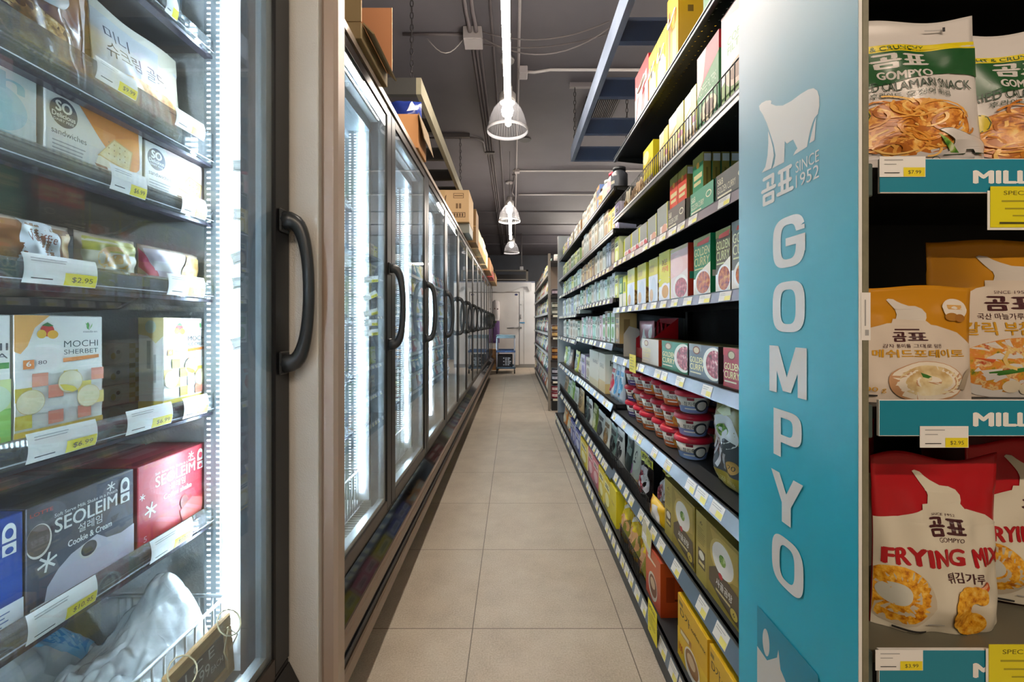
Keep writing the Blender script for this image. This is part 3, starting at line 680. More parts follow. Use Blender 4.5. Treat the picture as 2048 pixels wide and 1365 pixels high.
# wrapped wafer ice creams lying on the third shelf
WAF = food('wafer', ['b07a3e', 'd8a868', 'e8c48c'], 70, vor=True)
for i, (ya, yb, lab, ops) in enumerate((
    (.462, .560, 'wrapped waffle ice cream showing plain tan wafer, at the cut shelf edge', [('p', [(.1, .15), (.95, .1), (.95, .9), (.25, .85)], M('b0705a', .4)), ('p', [(.1, .6), (.95, .35), (.9, .92), (.2, .88)], WAF)]),
    (.566, .700, 'wrapped waffle ice cream with large silver label and waffle picture', [('r', .05, .1, .95, .9, M('8a5a34', .4)), ('p', [(.36, .05), (.78, .05), (.76, .95), (.34, .95)], M('dfe4ea', .35)), ('t', 'Waffle', .42, .55, .72, .72, M('8a4a38', .4), 0), ('r', .42, .2, .7, .3, M('7a8a9a', .4)), ('p', [(.80, .2), (.97, .15), (.95, .85), (.80, .8)], WAF), ('r', .05, .1, .12, .9, M('a8b03a', .4))]),
    (.706, .820, 'wrapped waffle ice cream in olive and cream wrapper beside the silver one', [('r', .05, .1, .95, .9, M('cfc8b8', .35)), ('r', .05, .6, .95, .9, M('b8b050', .4)), ('e', .5, .45, .3, .3, WAF), ('r', .3, .1, .7, .25, M('f2f0ec', .4))]),
    (.826, .985, 'pink and silver wrapped waffle ice cream by the end wall', [('r', .05, .1, .55, .9, M('dcd2e0', .35)), ('p', [(.0, .9), (.25, .1), (.1, .1), (0, .4)], M('c84868', .4)), ('p', [(.55, .2), (.96, .1), (.96, .85), (.62, .9)], WAF), ('r', .15, .35, .45, .6, M('f0eef2', .4))]))):
    o = pouch('ice_cream_wafer', yb - ya - .004, .075, .038, M('c9b6a8', .18), ops, 'pillow', 20 + i, 14, 12, None, .0)
    fridge(o, -.715, ya, yb, 1.3185, lab, 'ice cream', 'wrapped waffles on the third shelf')
# snack bags on the upper shelves
PAST = food('pastry_picture', ['a86a30', 'd8a060', 'f0d4a0', 'f8ecd8'], 40)
CREAM = M('e6dcc8', .3)
o = pouch('snack_bag', .20, .198, .05, CREAM, [('p', [(0, .35), (0, 1), (1, 1), (1, .40), (.5, .47)], M('d3d6da', .3)), ('e', .5, .22, .47, .24, PAST), ('r', 0, .9, 1, 1, M('e8e0d0', .3)), ('p', [(.62, .5), (1, .36), (1, 1), (.8, 1)], CREAM), ('t', '미니', .10, .68, .36, .80, M('39404e', .4), .0), ('t', '슈크림 골드', .10, .52, .74, .66, M('39404e', .4), .0)], 'stand', 31, 18, 20, None, .02)
o.rotation_euler.x = math.radians(-5); fridge(o, -.735, .765, .965, 1.6245, 'cream snack bag with pastry picture on the second shelf', 'snack bag')
o = pouch('snack_bag', .165, .20, .05, M('4a3242', .2), [('r', 0, .0, 1, .5, M('3a2430', .2)), ('e', .5, .72, .3, .14, M('9ab0c0', .3)), ('e', .45, .3, .35, .2, F_BROWN), ('p', [(.93, 0), (1, 0), (1, 1), (.93, 1)], M('c8c4cc', .15)), ('p', [(.2, .45), (.35, .9), (.4, .9), (.27, .45)], M('8a7aa0', .2))], 'stand', 33, 16, 18)
fridge(o, -.735, .575, .755, 1.6205, 'dark purple glossy snack bag beside the cream pastry bag', 'snack bag')
o = pouch('snack_bag', .12, .2, .05, M('c8b89c', .25), [('e', .5, .4, .35, .2, F_BROWN)], 'stand', 34)
fridge(o, -.735, .43, .565, 1.6205, 'tan snack bag at the cut edge of the second shelf', 'snack bag')
o = pouch('snack_bag', .2, .14, .06, M('38444c', .25), [('p', [(.05, .3), (.4, .9), (.5, .9), (.2, .3)], M('b8c4c0', .3)), ('r', .55, .2, .9, .8, M('56666a', .3))], 'stand', 35, 14, 14)
fridge(o, -.735, .77, .97, 1.8665, 'dark grey-green bag on the top freezer shelf by the end wall', 'snack bag')
# packs lying low on the guard of the second shelf
rd = random.Random(4)
# price tickets on the rails of the first case and on the light bar of each mullion
def ticket(parent, w, h, price, loc, rot, B=None, ny=0, curve=.0):
    mb = MB(); n = 6
    for i in range(n):
        a0 = i / n; a1 = (i + 1) / n
        z0 = a0 * h; z1 = a1 * h
        f = lambda t: curve * (4 * t * (1 - t))
        mb.poly([(-w / 2, f(a0), z0), (w / 2, f(a0), z0), (w / 2, f(a1), z1), (-w / 2, f(a1), z1)], TAGW)
        mb.poly([(-w / 2, f(a0) + .0006, z0), (-w / 2, f(a1) + .0006, z1), (w / 2, f(a1) + .0006, z1), (w / 2, f(a0) + .0006, z0)], TAGW)
    mb.draw(lambda u, v, d: Vector((-w / 2 + u * w, curve * 4 * v * (1 - v) - d, v * h)), [('r', .52, .02, .99, .45, TAGY)] + ([('t', price, .62, .12, .93, .33, INK, .0)] if price else []) + bars(.08, .72, .62, .9, 2, GREYINK, int(h * 9999)) + bars(.08, .12, .5, .24, 1, INK, 3), .2 if curve else 0, .0003, .0002)
    o = mb.build('price_tag', parent); o.location = loc; o.rotation_euler = rot; return o
y0 = M0 - 2 * PITCH
rails = [ch.children[0] for ch in C1.children if ch.name.split('.')[0] == 'shelf']
for k, ya, yb, pr in ((0, .84, .87, ''), (1, .70, .775, '$9.99'), (1, .865, .945, ''), (2, .725, .795, '$6.99'), (2, .88, .95, '$6.49'), (3, .595, .70, '$2.95'), (3, .845, .945, '$2.95'), (4, .60, .70, '$6.99'), (4, .755, .855, '$6.99'), (4, .885, .955, ''), (5, .60, .70, '$10.95'), (5, .805, .91, '$10.95')):
    gh = .068 if k == 1 else .030
    hh = .036 if k == 1 else .042
    ticket(rails[k], yb - ya, hh, pr, (-.6722, (ya + yb) / 2, SHZ[k] - .021 + (gh - .03)), (0, 0, RZ_E), curve=-.004)
FLAGR = random.Random(2)
def flags(case_o, B, y, rows):
    for z, ang, pr in rows:
        mb_o = ticket(case_o, .062, .026, pr, (-.588, y - .055 - case_o.location.y, z), (0, -ang, 0), curve=.003)
flags(C1, B1, M0, [(zz(340, .95), .02, '$12.99'), (zz(440, .95), -.06, '$7.99'), (zz(520, .95), .36, '$9.99'), (zz(575, .95), .12, '$7.99'), (zz(694, .95), .30, '$11.50')])
M1 = Y2 + PITCH
flags(C2, B2, M1, [(zz(565, 1.8), .08, '$9.99'), (zz(598, 1.8), .45, '$8.99'), (zz(632, 1.8), .25, '$6.99'), (zz(652, 1.8), .03, '$5.99'), (zz(672, 1.8), .12, '$7.99')])
# frozen food bags behind the other doors
basket(B2, Y2 + .03, M1 - .05)
basket(B2, M1 + .04, M1 + PITCH - .05)
pal = [('2f6a4a', 'e8ecd8', 'dark green'), ('d9dfe4', '8a9ab0', 'pale grey'), ('2b5c9a', 'd8e4f0', 'blue'), ('b0403a', 'f0d8c8', 'red'), ('c8b448', 'f0ecc8', 'yellow'), ('56705a', 'c8d8b8', 'sage green'), ('e6e0d4', 'b06a48', 'cream')]
rows = ['top', 'second', 'third', 'fourth', 'lowest']
for di in range(5):
    ym = Y2 + (di + 1) * PITCH
    for si, z in enumerate(SH2):
        for bi in range(3 if di == 0 else (2 if di < 3 else 1)):
            rd = random.Random(di * 50 + si * 7 + bi)
            a, b2, nm = pal[(di * 3 + si * 2 + bi * 3) % len(pal)]
            w = .19; hh = rd.uniform(.15, .19)
            fm = [F_GREEN, F_SALAD, F_MASH, F_RED, F_BROWN][(di + si + bi) % 5]
            o = pouch('frozen_food_bag', w, hh, .07, M(a, .25), [('e', .5, .35, .38, .25, fm), ('r', .1, .66, .9, .82, M(b2, .3)), ('t', 'MANDU' if bi == 0 else 'FRESH', .18, .69, .82, .79, M('38404a', .4), .02)], 'stand', di * 9 + si * 3 + bi, 10, 12)
            y = ym - .15 - bi * .2
            tag(o, f'{nm} frozen bag, {ORD[bi]} from light bar, {rows[si]} shelf, {ORD[di]} door past divider', 'frozen food', 'bags in the five-door freezer')
            o.location = (-.73 - .01 * rd.random(), y, z + .0005); o.rotation_euler.z = RZ_E + rd.uniform(-.05, .05)
for i, (yy_, col, nm) in enumerate(((M1 - .17, 'b8b84a', 'yellow-green'), (M1 - .36, '2f5a44', 'dark green'), (M1 + PITCH - .18, '9aa848', 'olive'))):
    o = pouch('frozen_food_bag', .18, .22, .08, M(col, .25), [('e', .5, .4, .38, .25, F_GREEN), ('r', .1, .7, .9, .85, M('f0ecc8', .3))], 'stand', 70 + i, 10, 12)
    tag(o, f'{nm} frozen food bag in the wire basket of the ' + ('first door' if i < 2 else 'second door') + ' past the divider', 'frozen food', 'bags in the five-door freezer'); o.location = (-.748, yy_, .4205); o.rotation_euler.z = RZ_E
# ------------------------------------------------------------------ cartons stored on top of the freezers
def kbox(x0, x1, y0, y1, z0, h, m, label, ops=(), side=(), rz=0, grp='cartons on top of the freezers', flap=None, tape=True):
    mb = MB(); w = x1 - x0; d = y1 - y0
    mb.box(-w / 2, w / 2, -d / 2, d / 2, 0, h, m, .002)
    f = plane_S((-w / 2, -d / 2, 0), (w, 0, 0), (0, 0, h), (0, -1, 0))
    if tape: mb.draw(f, [('r', .46, .8, .54, 1, M('c9a878', .4))])
    mb.draw(f, ops); mb.draw(plane_S((w / 2, -d / 2, 0), (0, d, 0), (0, 0, h), (1, 0, 0)), side)
    o = mb.build('cardboard_box'); tag(o, label, 'cardboard box', grp); o.location = ((x0 + x1) / 2, (y0 + y1) / 2, z0); o.rotation_euler.z = rz
    if flap:
        fb = MB(); fb.poly(flap, m); fb.poly([Vector(p) + Vector((-.004, -.002, -.004)) for p in flap[::-1]], m); fb.build('flap', o)
    return o
Z0 = ZT + .0005
KRAFT_SHADE = M('7d6a48', .85)  # kraft board with its shade put into the colour
o = kbox(-.95, -.497, 1.425, 1.722, Z0, .055, KRAFT_SHADE, 'open carton with raised flaps on the freezer top above the first doors', tape=False)
for nm_, y_, h_, m_ in (('olive flap with painted shade', -.1475, .5, KRAFT_SHADE), ('orange-brown flap with painted light', .1455, .258, M('9c6844', .85))):  # one board: shade painted on the near flap, light on the far one
    fb = MB(); fb.box(-.226, .2265 if h_ > .3 else .246, y_ - .002, y_ + .002, .0555, .055 + h_, m_, .0008); fb.draw(plane_S((.2266 if h_ > .3 else .2461, y_ - .002, .056), (0, .004, 0), (0, 0, h_), (1, 0, 0)), [('r', 0, 0, 1, 1, M('d8b890', .8))]); q = fb.build('flap', o); q['label'] = nm_
fb = MB(); fb.prism([(.227, .055), (.262, .02), (.266, .022), (.2305, .059)], -.14, .14, 'y', KRAFT_SHADE); fb.build('flap', o)
o = kbox(-.96, -.503, 2.31, 2.52, Z0, .18, M('c08a58', .8), 'open carton holding a blue bag on the freezer top', tape=False)
fb = MB(); fb.prism([(.2305, .178), (.262, .04), (.266, .04), (.2345, .18)], -.12, .14, 'y', M('6a5538', .85)); fb.build('flap', o)
o = pouch('blue_bag', .18, .12, .08, M('22347e', .15), [('p', [(.6, .4), (.75, .9), (.9, .5)], M('d0d8ea', .2))], 'pillow', 61, 12, 12); tag(o, 'glossy blue plastic bag sticking out of the open carton on the freezer', 'bag'); o.location = (-.60, 2.42, Z0 + .1805)
kbox(-.95, -.45, 4.48, 4.88, Z0, .10, M('8b8d86', .6), 'flat grey carton under the printed beige carton on the freezer top', tape=False)
kbox(-.98, -.447, 4.42, 4.9, Z0 + .1005, .325, KRAFTL, 'printed beige carton resting on a flat grey carton', [('r', .70, .74, .9, .9, M('8a6a48', .7)), ('r', .715, .76, .885, .88, KRAFTL), ('r', .72, .8, .88, .84, M('8a6a48', .7)), ('r', .52, .14, .93, .30, M('6a5038', .7)), ('r', .535, .16, .915, .28, KRAFTL)] + [('r', .56 + .05 * i, .17, .59 + .05 * i, .27, M('6a5038', .7)) for i in range(7)] + [('r', .75, .42, .79, .58, M('7a5c3c', .7)), ('r', .81, .42, .85, .58, M('7a5c3c', .7)), ('p', [(.52, .4), (.54, .4), (.57, .85), (.54, .8)], M('7a5c3c', .7)), ('p', [(.3, .6), (.33, .6), (.37, .85), (.34, .8)], M('8a6a48', .7))])
kbox(-.95, -.425, 5.0, 5.36, Z0, .385, M('9a7a52', .85), 'tall brown carton behind the printed beige carton on the freezers', [('r', 0, .48, 1, .50, M('d8b070', .6)), ('r', .0, .5, .72, .62, M('d88a3a', .8))])
for i, (ya, yb, h, m, ops) in enumerate(((5.45, 6.05, .25, M('e0cba0', .75), 1), (6.12, 6.8, .28, M('dcc49a', .75), 1), (6.9, 7.4, .245, M('d8c49c', .75), 0))):
    kbox(-.9, -.43, ya, yb, Z0, h, m, f'{ORD[i]} of the pale cartons with orange bases on the far freezers' if ops else 'pale carton without orange base after the two orange-based cartons', (), [('r', 0, 0, 1, .42, M('d98a2c', .7))] if ops else ())
kbox(-.9, -.41, 7.6, 8.5, Z0, .22, KRAFT2, 'brown carton after the pale cartons on the far freezers')
kbox(-.9, -.41, 8.7, 9.5, Z0, .12, M('b8443c', .6), 'low red carton under a brown one on the far freezers'); kbox(-.9, -.42, 8.72, 9.4, Z0 + .1205, .14, KRAFT, 'brown carton standing on the low red carton')
kbox(-.9, -.40, 9.7, 10.8, Z0, .20, KRAFT, 'last brown carton at the end of the freezer row')

# ------------------------------------------------------------------ ceiling: tubes, pendants, conduits, frames
TUBE = emit('led_tube_glow', 'fff3e4', TUBE_E); BULB = emit('bulb_glow', 'fff4ea', BULB_E)
def tube_light(x, y0, y1, z, label, r=.0225, ax='y', m=None):
    t = empty('led_tube_light', (x, y0, z) if ax == 'y' else (y0, x, z)); tag(t, label, 'light', 'hanging linear lights')
    L = y1 - y0; rot = 0 if ax == 'y' else -math.pi / 2; t.rotation_euler.z = rot
    mb = MB(); mb.tube([(0, 0, 0), (0, L, 0)], r, 12, m or TUBE); mb.build('glowing_tube', t)
    mb = MB(); mb.box(-.014, .014, .02, L - .02, r + .0005, r + .022, M('6a6668', .4)); mb.build('housing', t)
    for q in (.15, L - .5):
        mb = MB(); mb.tube([(0, q, r + .022), (0, q, CEIL - z)], .0025, 5, M('4a4648', .5)); mb.build('suspension_wire', t)
    return t
tube_light(-.038, 1.12, 3.50, 2.85, 'long glowing tube light running over the aisle before the first pendant')
tube_light(-.045, 5.85, 8.24, 2.85, 'second glowing tube light hanging past the second pendant')
for i, y_ in enumerate((.9, 4.2, 7.6)): tube_light(2.6, y_, y_ + 2.4, 2.95, f'unseen added tube light over the neighbouring aisle, {ORD[i]} from the end cap')  # added unseen tubes, extra light for the ceiling and the back
tube_light(11.7, 1.15, 3.5, 2.85, 'unseen fill tube added over the cross aisle before the cold room', ax='x', m=emit('rear_fill_glow', 'fff3e4', TUBE_E * 2.4))  # added unseen tube, brightens the cold room front
FRONT_FILL = emit('front_fill_glow', 'ffe9d0', FRONT_FILL_E)  # glow of an added unseen tube that lights the end-cap fronts
tube_light(-1.7, -.8, 2.4, 3.1, 'unseen tube light added over the front cross aisle to brighten the end-cap shelves', ax='x', m=FRONT_FILL)
def acrylic():
    m, nt, N, out = nodes('ribbed_acrylic')
    tc = N('ShaderNodeTexCoord'); sp = N('ShaderNodeSeparateXYZ'); nt.links.new(tc.outputs['Object'], sp.inputs[0])
    a = mathn(N, nt, 'ARCTAN2', sp.outputs[1], sp.outputs[0]); s = mathn(N, nt, 'SINE', mathn(N, nt, 'MULTIPLY', a, 44.0))
    k = mathn(N, nt, 'MULTIPLY_ADD', s, .10, .17)
    t = N('ShaderNodeBsdfTransparent', Color=(.93, .93, .95, 1)); b = N('ShaderNodeBsdfPrincipled', Roughness=.12); b.inputs['Base Color'].default_value = (.85, .85, .88, 1)
    tl = N('ShaderNodeBsdfTranslucent', Color=(.9, .9, .92, 1)); m1 = N('ShaderNodeMixShader', Fac=.4); nt.links.new(b.outputs[0], m1.inputs[1]); nt.links.new(tl.outputs[0], m1.inputs[2])
    mx = N('ShaderNodeMixShader'); nt.links.new(k, mx.inputs[0]); nt.links.new(t.outputs[0], mx.inputs[1]); nt.links.new(m1.outputs[0], mx.inputs[2]); nt.links.new(mx.outputs[0], out.inputs[0]); return m
ACR = acrylic()
for i, (x, y, z) in enumerate(((-.05, 3.9, 2.965), (-.06, 7.28, 2.955), (-.035, 10.2, 2.90))):
    t = empty('pendant_lamp', (x, y, z)); tag(t, ['bell-shaped ribbed clear pendant at the end of the long tube light', 'bell-shaped ribbed clear pendant between the two tube lights', 'small-looking ribbed clear pendant farthest down the aisle'][i], 'lamp', 'bell pendants over the aisle')
    prof = [(.18, 0), (.182, .012), (.176, .03), (.168, .075), (.150, .14), (.122, .20), (.085, .245), (.06, .262)]
    mb = MB(); mb.lathe(prof, 48, ACR, caps=False); mb.build('shade', t)
    mb = MB(); mb.lathe([(.181, -.006), (.186, 0), (.186, .02), (.178, .024), (.178, 0), (.181, -.006)], 48, M('e8e8ee', .25), caps=False); mb.build('rim', t)
    mb = MB(); mb.lathe([(.07, .255), (.075, .28), (.075, .33), (.045, .36), (.045, .40), (.02, .41)], 20, M('b9b6b4', .35, .5)); mb.build('socket', t)
    mb = MB(); mb.tube([(0, 0, .40), (0, 0, CEIL - z)], .008, 8, M('6d696b', .5)); mb.lathe([(.06, CEIL - z - .03), (.065, CEIL - z - .001)], 20, M('8d898b', .5)); mb.build('stem', t)
    mb = MB(); mb.lathe([(.012, .25), (.04, .235), (.055, .19), (.045, .145), (.01, .125)], 16, BULB); mb.build('bulb', t)
CON = M('453f42', .6); CONL = M('8b8687', .5); CONW = M('b8b4b4', .5)
def pipe(pts, r, m, label, cat='conduit', group=None): 
    mb = MB(); mb.tube(pts, r, 8, m); return tag(mb.build('conduit' if cat == 'conduit' else cat.replace(' ', '_')), label, cat, group)
zc = CEIL - .016
for i, (x, y0, y1, m) in enumerate(((-.345, 3.62, 14.9, CON), (-.312, 3.62, 14.9, CON), (-.279, 3.62, 14.9, CON), (-.168, -1, 14.9, CON), (.05, -1, 14.9, CONL))):
    pipe([(x, y0, zc), (x, y1, zc)], .012, m, ['outermost dark conduit of three leaving the ceiling junction box', 'middle dark conduit of three leaving the ceiling junction box', 'inner dark conduit of three leaving the ceiling junction box', 'single dark ceiling conduit beside the conduit trio', 'grey ceiling conduit running above the tube light'][i], group='ceiling conduits along the aisle')
for i, x in enumerate((-.355, -.305)):
    pipe([(x, -1, zc), (x, 3.3, zc), (x + .01, 3.4, zc - .02), (x + .01, 3.47, zc - .03)], .016, M('5b5558', .5), ['outer', 'inner'][i] + ' flexible conduit entering the ceiling junction box', group='flexible ceiling conduits')
mb = MB(); mb.box(-.40, -.25, 3.47, 3.62, CEIL - .10, CEIL, M('8b8688', .5), .004); tag(mb.build('junction_box'), 'grey square junction box on the dark ceiling', 'junction box')
mb = MB(); mb.box(-.385, -.25, 5.92, 5.98, CEIL - .05, CEIL - .0290, M('231f21', .6), .003); tag(mb.build('pipe_clamp'), 'dark clamp holding the three ceiling conduits', 'clamp')
pipe([(-1.2, 5.5, zc - .01), (-.52, 5.5, zc - .01), (-.44, 5.53, zc - .01), (-.385, 5.62, zc - .01), (-.378, 5.95, zc - .01)], .013, CON, 'dark conduit bending toward the clamp from the freezer side')
pipe([(-.9, 3.55, zc), (-.41, 3.55, zc)], .012, CON, 'dark conduit entering the junction box from the freezer side')
pipe([(.13, 4.08, zc), (.2, 4.08, zc - .004), (.35, 4.05, zc + .003), (2.5, 4.05, zc)], .013, CONW, 'white conduit leaving the small outlet box by the first pendant')
pipe([(-.0, 6.72, zc), (.15, 6.72, zc), (2.5, 6.72, zc)], .013, CONW, 'white conduit crossing the ceiling above the second pendant')
pipe([(.10, 7.96, zc), (2.5, 7.96, zc)], .013, CONW, 'white conduit crossing the ceiling beyond the second pendant')
pipe([(.0, 6.80, zc - .03), (.03, 6.9, zc - .015), (.0, 7.3, zc - .06), (-.02, 7.7, zc - .04), (.02, 7.95, zc - .03)], .012, CON, 'curved dark cable looping down near the second pendant', 'cable')
mb = MB(); mb.box(.055, .135, 4.0, 4.12, CEIL - .07, CEIL, M('a29da0', .5), .006); tag(mb.build('outlet_box'), 'small grey outlet box at the end of the white conduit', 'outlet box')
mb = MB(); mb.box(.02, .10, 6.66, 6.76, CEIL - .05, CEIL, M('8b8687', .5), .006); tag(mb.build('outlet_box'), 'small grey outlet box above the second pendant', 'outlet box')
for i, (x1, sag) in enumerate(((.75, .10), (.76, .17), (.74, .06))):
    pipe([(-.245 + (x1 + .25) * t / 12, 3.50 + .04 * i - .08 * t / 12, CEIL - .03 - .025 * i - sag * 4 * (t / 12) * (1 - t / 12) + .03 * t / 12) for t in range(13)], .005, M(['5a5456', '6a6466', '4c4648'][i], .5), ['upper', 'lowest', 'middle'][i] + ' of the loose cables sagging from the junction box', 'cable', 'loose ceiling cables')
pipe([(-.40 - .3 * t / 8, 3.55, CEIL - .05 - .12 * math.sin(math.pi * t / 8)) for t in range(9)], .004, CONL, 'thin pale cable looping from the junction box toward the freezers', 'cable')
for i, yb in enumerate((9.2, 10.4, 11.6, 12.9)):
    mb = MB(); mb.box(-2.9, 4.3, yb, yb + .06, CEIL - .02, CEIL, CEILM); struct(mb.build(f'trim_{i+1}'))
mb = MB(); mb.lathe([(.075, 0), (.08, .012), (.05, .016)], 24, M('2a2729', .6)); o = tag(mb.build('ceiling_speaker'), 'round dark ceiling speaker behind the first pendant', 'speaker'); o.location = (.155, 5.6, CEIL - .0165)
mb = MB(); mb.tube([(.225, 11.5, 2.75), (.225, 11.5, CEIL)], .012, 8, M('6b6769', .5)); mb.box(.18, .27, 11.46, 11.54, 2.66, 2.75, M('b0aeb0', .4), .006); tag(mb.build('drop_outlet'), 'grey outlet box hanging on a pipe before the dark end wall', 'outlet box')
mb = MB(); mb.box(.77, 1.13, 4.55, 5.25, CEIL - .018, CEIL - .0005, M('0c0b0c', .7)); 
for i in range(17): mb.box(.785 + i * .02, .789 + i * .02, 4.57, 5.23, CEIL - .03, CEIL - .02, M('6a6466', .5))
tag(mb.build('air_vent'), 'dark slatted air vent in the ceiling above the hanging frame', 'air vent')
SLBL = noisy('slate_blue_paint', '6c7789', '8a95a8', 3, .4); SLB2 = M('4b5b78', .5)
def rack(x0, x1, ys, z0, z1, m, m2, label):
    t = empty('ceiling_rack', (x0, ys[0], z0)); tag(t, label, 'hanging frame', 'frames hung from the ceiling')
    def b(n, *a):
        mb = MB(); mb.box(*a); o = mb.build(n, t); o.location = (-x0, -ys[0], -z0)
    b('rail', x0, x0 + .035, ys[0] - .02, ys[-1] + .02, z0, z1, m); b('rail', x1 - .035, x1, ys[0] - .02, ys[-1] + .02, z0, z1, m)
    for y in ys: b('rung', x0 + .035, x1 - .035, y - .02, y + .02, z0, z1, m2)
    return t
rack(.57, 1.55, (1.28, 1.88, 2.48, 3.08, 3.68, 4.27), 2.84, 2.975, SLBL, SLB2, 'slate blue ladder-like frame hung on chains above the tall shelving')
rack(-1.6, -.64, (3.05, 3.65, 4.25, 4.85, 5.45, 6.05), 2.84, 2.955, noisy('beige_metal', '8a8570', '9d9884', 3, .45), M('3a3a38', .6), 'beige ladder-like frame hung on chains above the freezers')
def chain(x, y, z0, z1, label):
    mb = MB(); m = M('2c292b', .45, .5); z = z0; k = 0
    while z < z1 - .02:
        a = k * math.pi / 2
        mb.tube([(math.cos(a) * .011 * math.cos(t), math.sin(a) * .011 * math.cos(t), z + .026 + .026 * math.sin(t)) for t in [2 * math.pi * i / 8 for i in range(8)]], .0035, 4, m, True); z += .042; k += 1
    o = tag(mb.build('chain'), label, 'chain', 'chains holding the hanging frames'); o.location = (x, y, 0)
chain(.61, 4.29, 2.976, CEIL - .05, 'chain at the far corner of the slate blue frame, aisle side'); chain(1.12, 4.275, 2.976, CEIL - .05, 'chain at the far end of the slate blue frame, over the shelving')
chain(-.71, 3.05, 2.956, CEIL, 'chain at the near corner of the beige frame'); chain(-.66, 5.45, 2.956, CEIL - .05, 'chain at the far part of the beige frame')
mb = MB(); mb.box(.56, 1.25, 4.28, 4.32, CEIL - .045, CEIL, M('6b6668', .5)); tag(mb.build('ceiling_strut'), 'grey metal strut on the ceiling above the slate blue frame', 'strut')
mb = MB(); mb.box(-.92, -.54, 5.43, 5.47, CEIL - .045, CEIL, M('3b3739', .5)); tag(mb.build('ceiling_strut'), 'dark metal strut on the ceiling above the beige frame', 'strut')

# ------------------------------------------------------------------ gondola shelving
def perf():
    m, nt, N, out = nodes('punched_black_shelf')
    g = N('ShaderNodeNewGeometry'); sp = N('ShaderNodeSeparateXYZ'); nt.links.new(g.outputs['Position'], sp.inputs[0])
    def cell(o, p, off):
        f = mathn(N, nt, 'FRACT', mathn(N, nt, 'DIVIDE', mathn(N, nt, 'ADD', o, off + 10 * p), p)); f = mathn(N, nt, 'SUBTRACT', f, .5); return mathn(N, nt, 'MULTIPLY', f, p)
    a = cell(sp.outputs[0], .032, -.612 + .016); b = cell(sp.outputs[1], .0254, 0)
    d = mathn(N, nt, 'SQRT', mathn(N, nt, 'ADD', mathn(N, nt, 'MULTIPLY', a, a), mathn(N, nt, 'MULTIPLY', b, b)))
    k = mathn(N, nt, 'LESS_THAN', d, .0042); w = mathn(N, nt, 'LESS_THAN', sp.outputs[0], .665); k = mathn(N, nt, 'MULTIPLY', k, w)
    w = mathn(N, nt, 'GREATER_THAN', sp.outputs[0], .597); k = mathn(N, nt, 'MULTIPLY', k, w)
    p = N('ShaderNodeBsdfPrincipled', Roughness=.4); p.inputs['Base Color'].default_value = lin('141414'); t = N('ShaderNodeBsdfTransparent')
    mx = N('ShaderNodeMixShader'); nt.links.new(k, mx.inputs[0]); nt.links.new(p.outputs[0], mx.inputs[1]); nt.links.new(t.outputs[0], mx.inputs[2]); nt.links.new(mx.outputs[0], out.inputs[0]); return m
PERF = perf()
XS, XBK, XBASE = .58, 1.02, .526
BAYS = [(1.068, 2.4995), (2.5005, 3.9395), (3.9405, 5.44)]
LEV = [  # shelf-top heights: base, then upward (price rail tilt out for low shelves)
    [.13, .412, .742, 1.062, 1.330, 1.588, 1.842, 2.19],
    [.13, .389, .776, 1.124, 1.390, 1.581, 1.790, 2.035],
    [.13, .416, .760, 1.088, 1.333, 1.581, 1.788, 2.035]]
G = []
RS = random.Random(7)
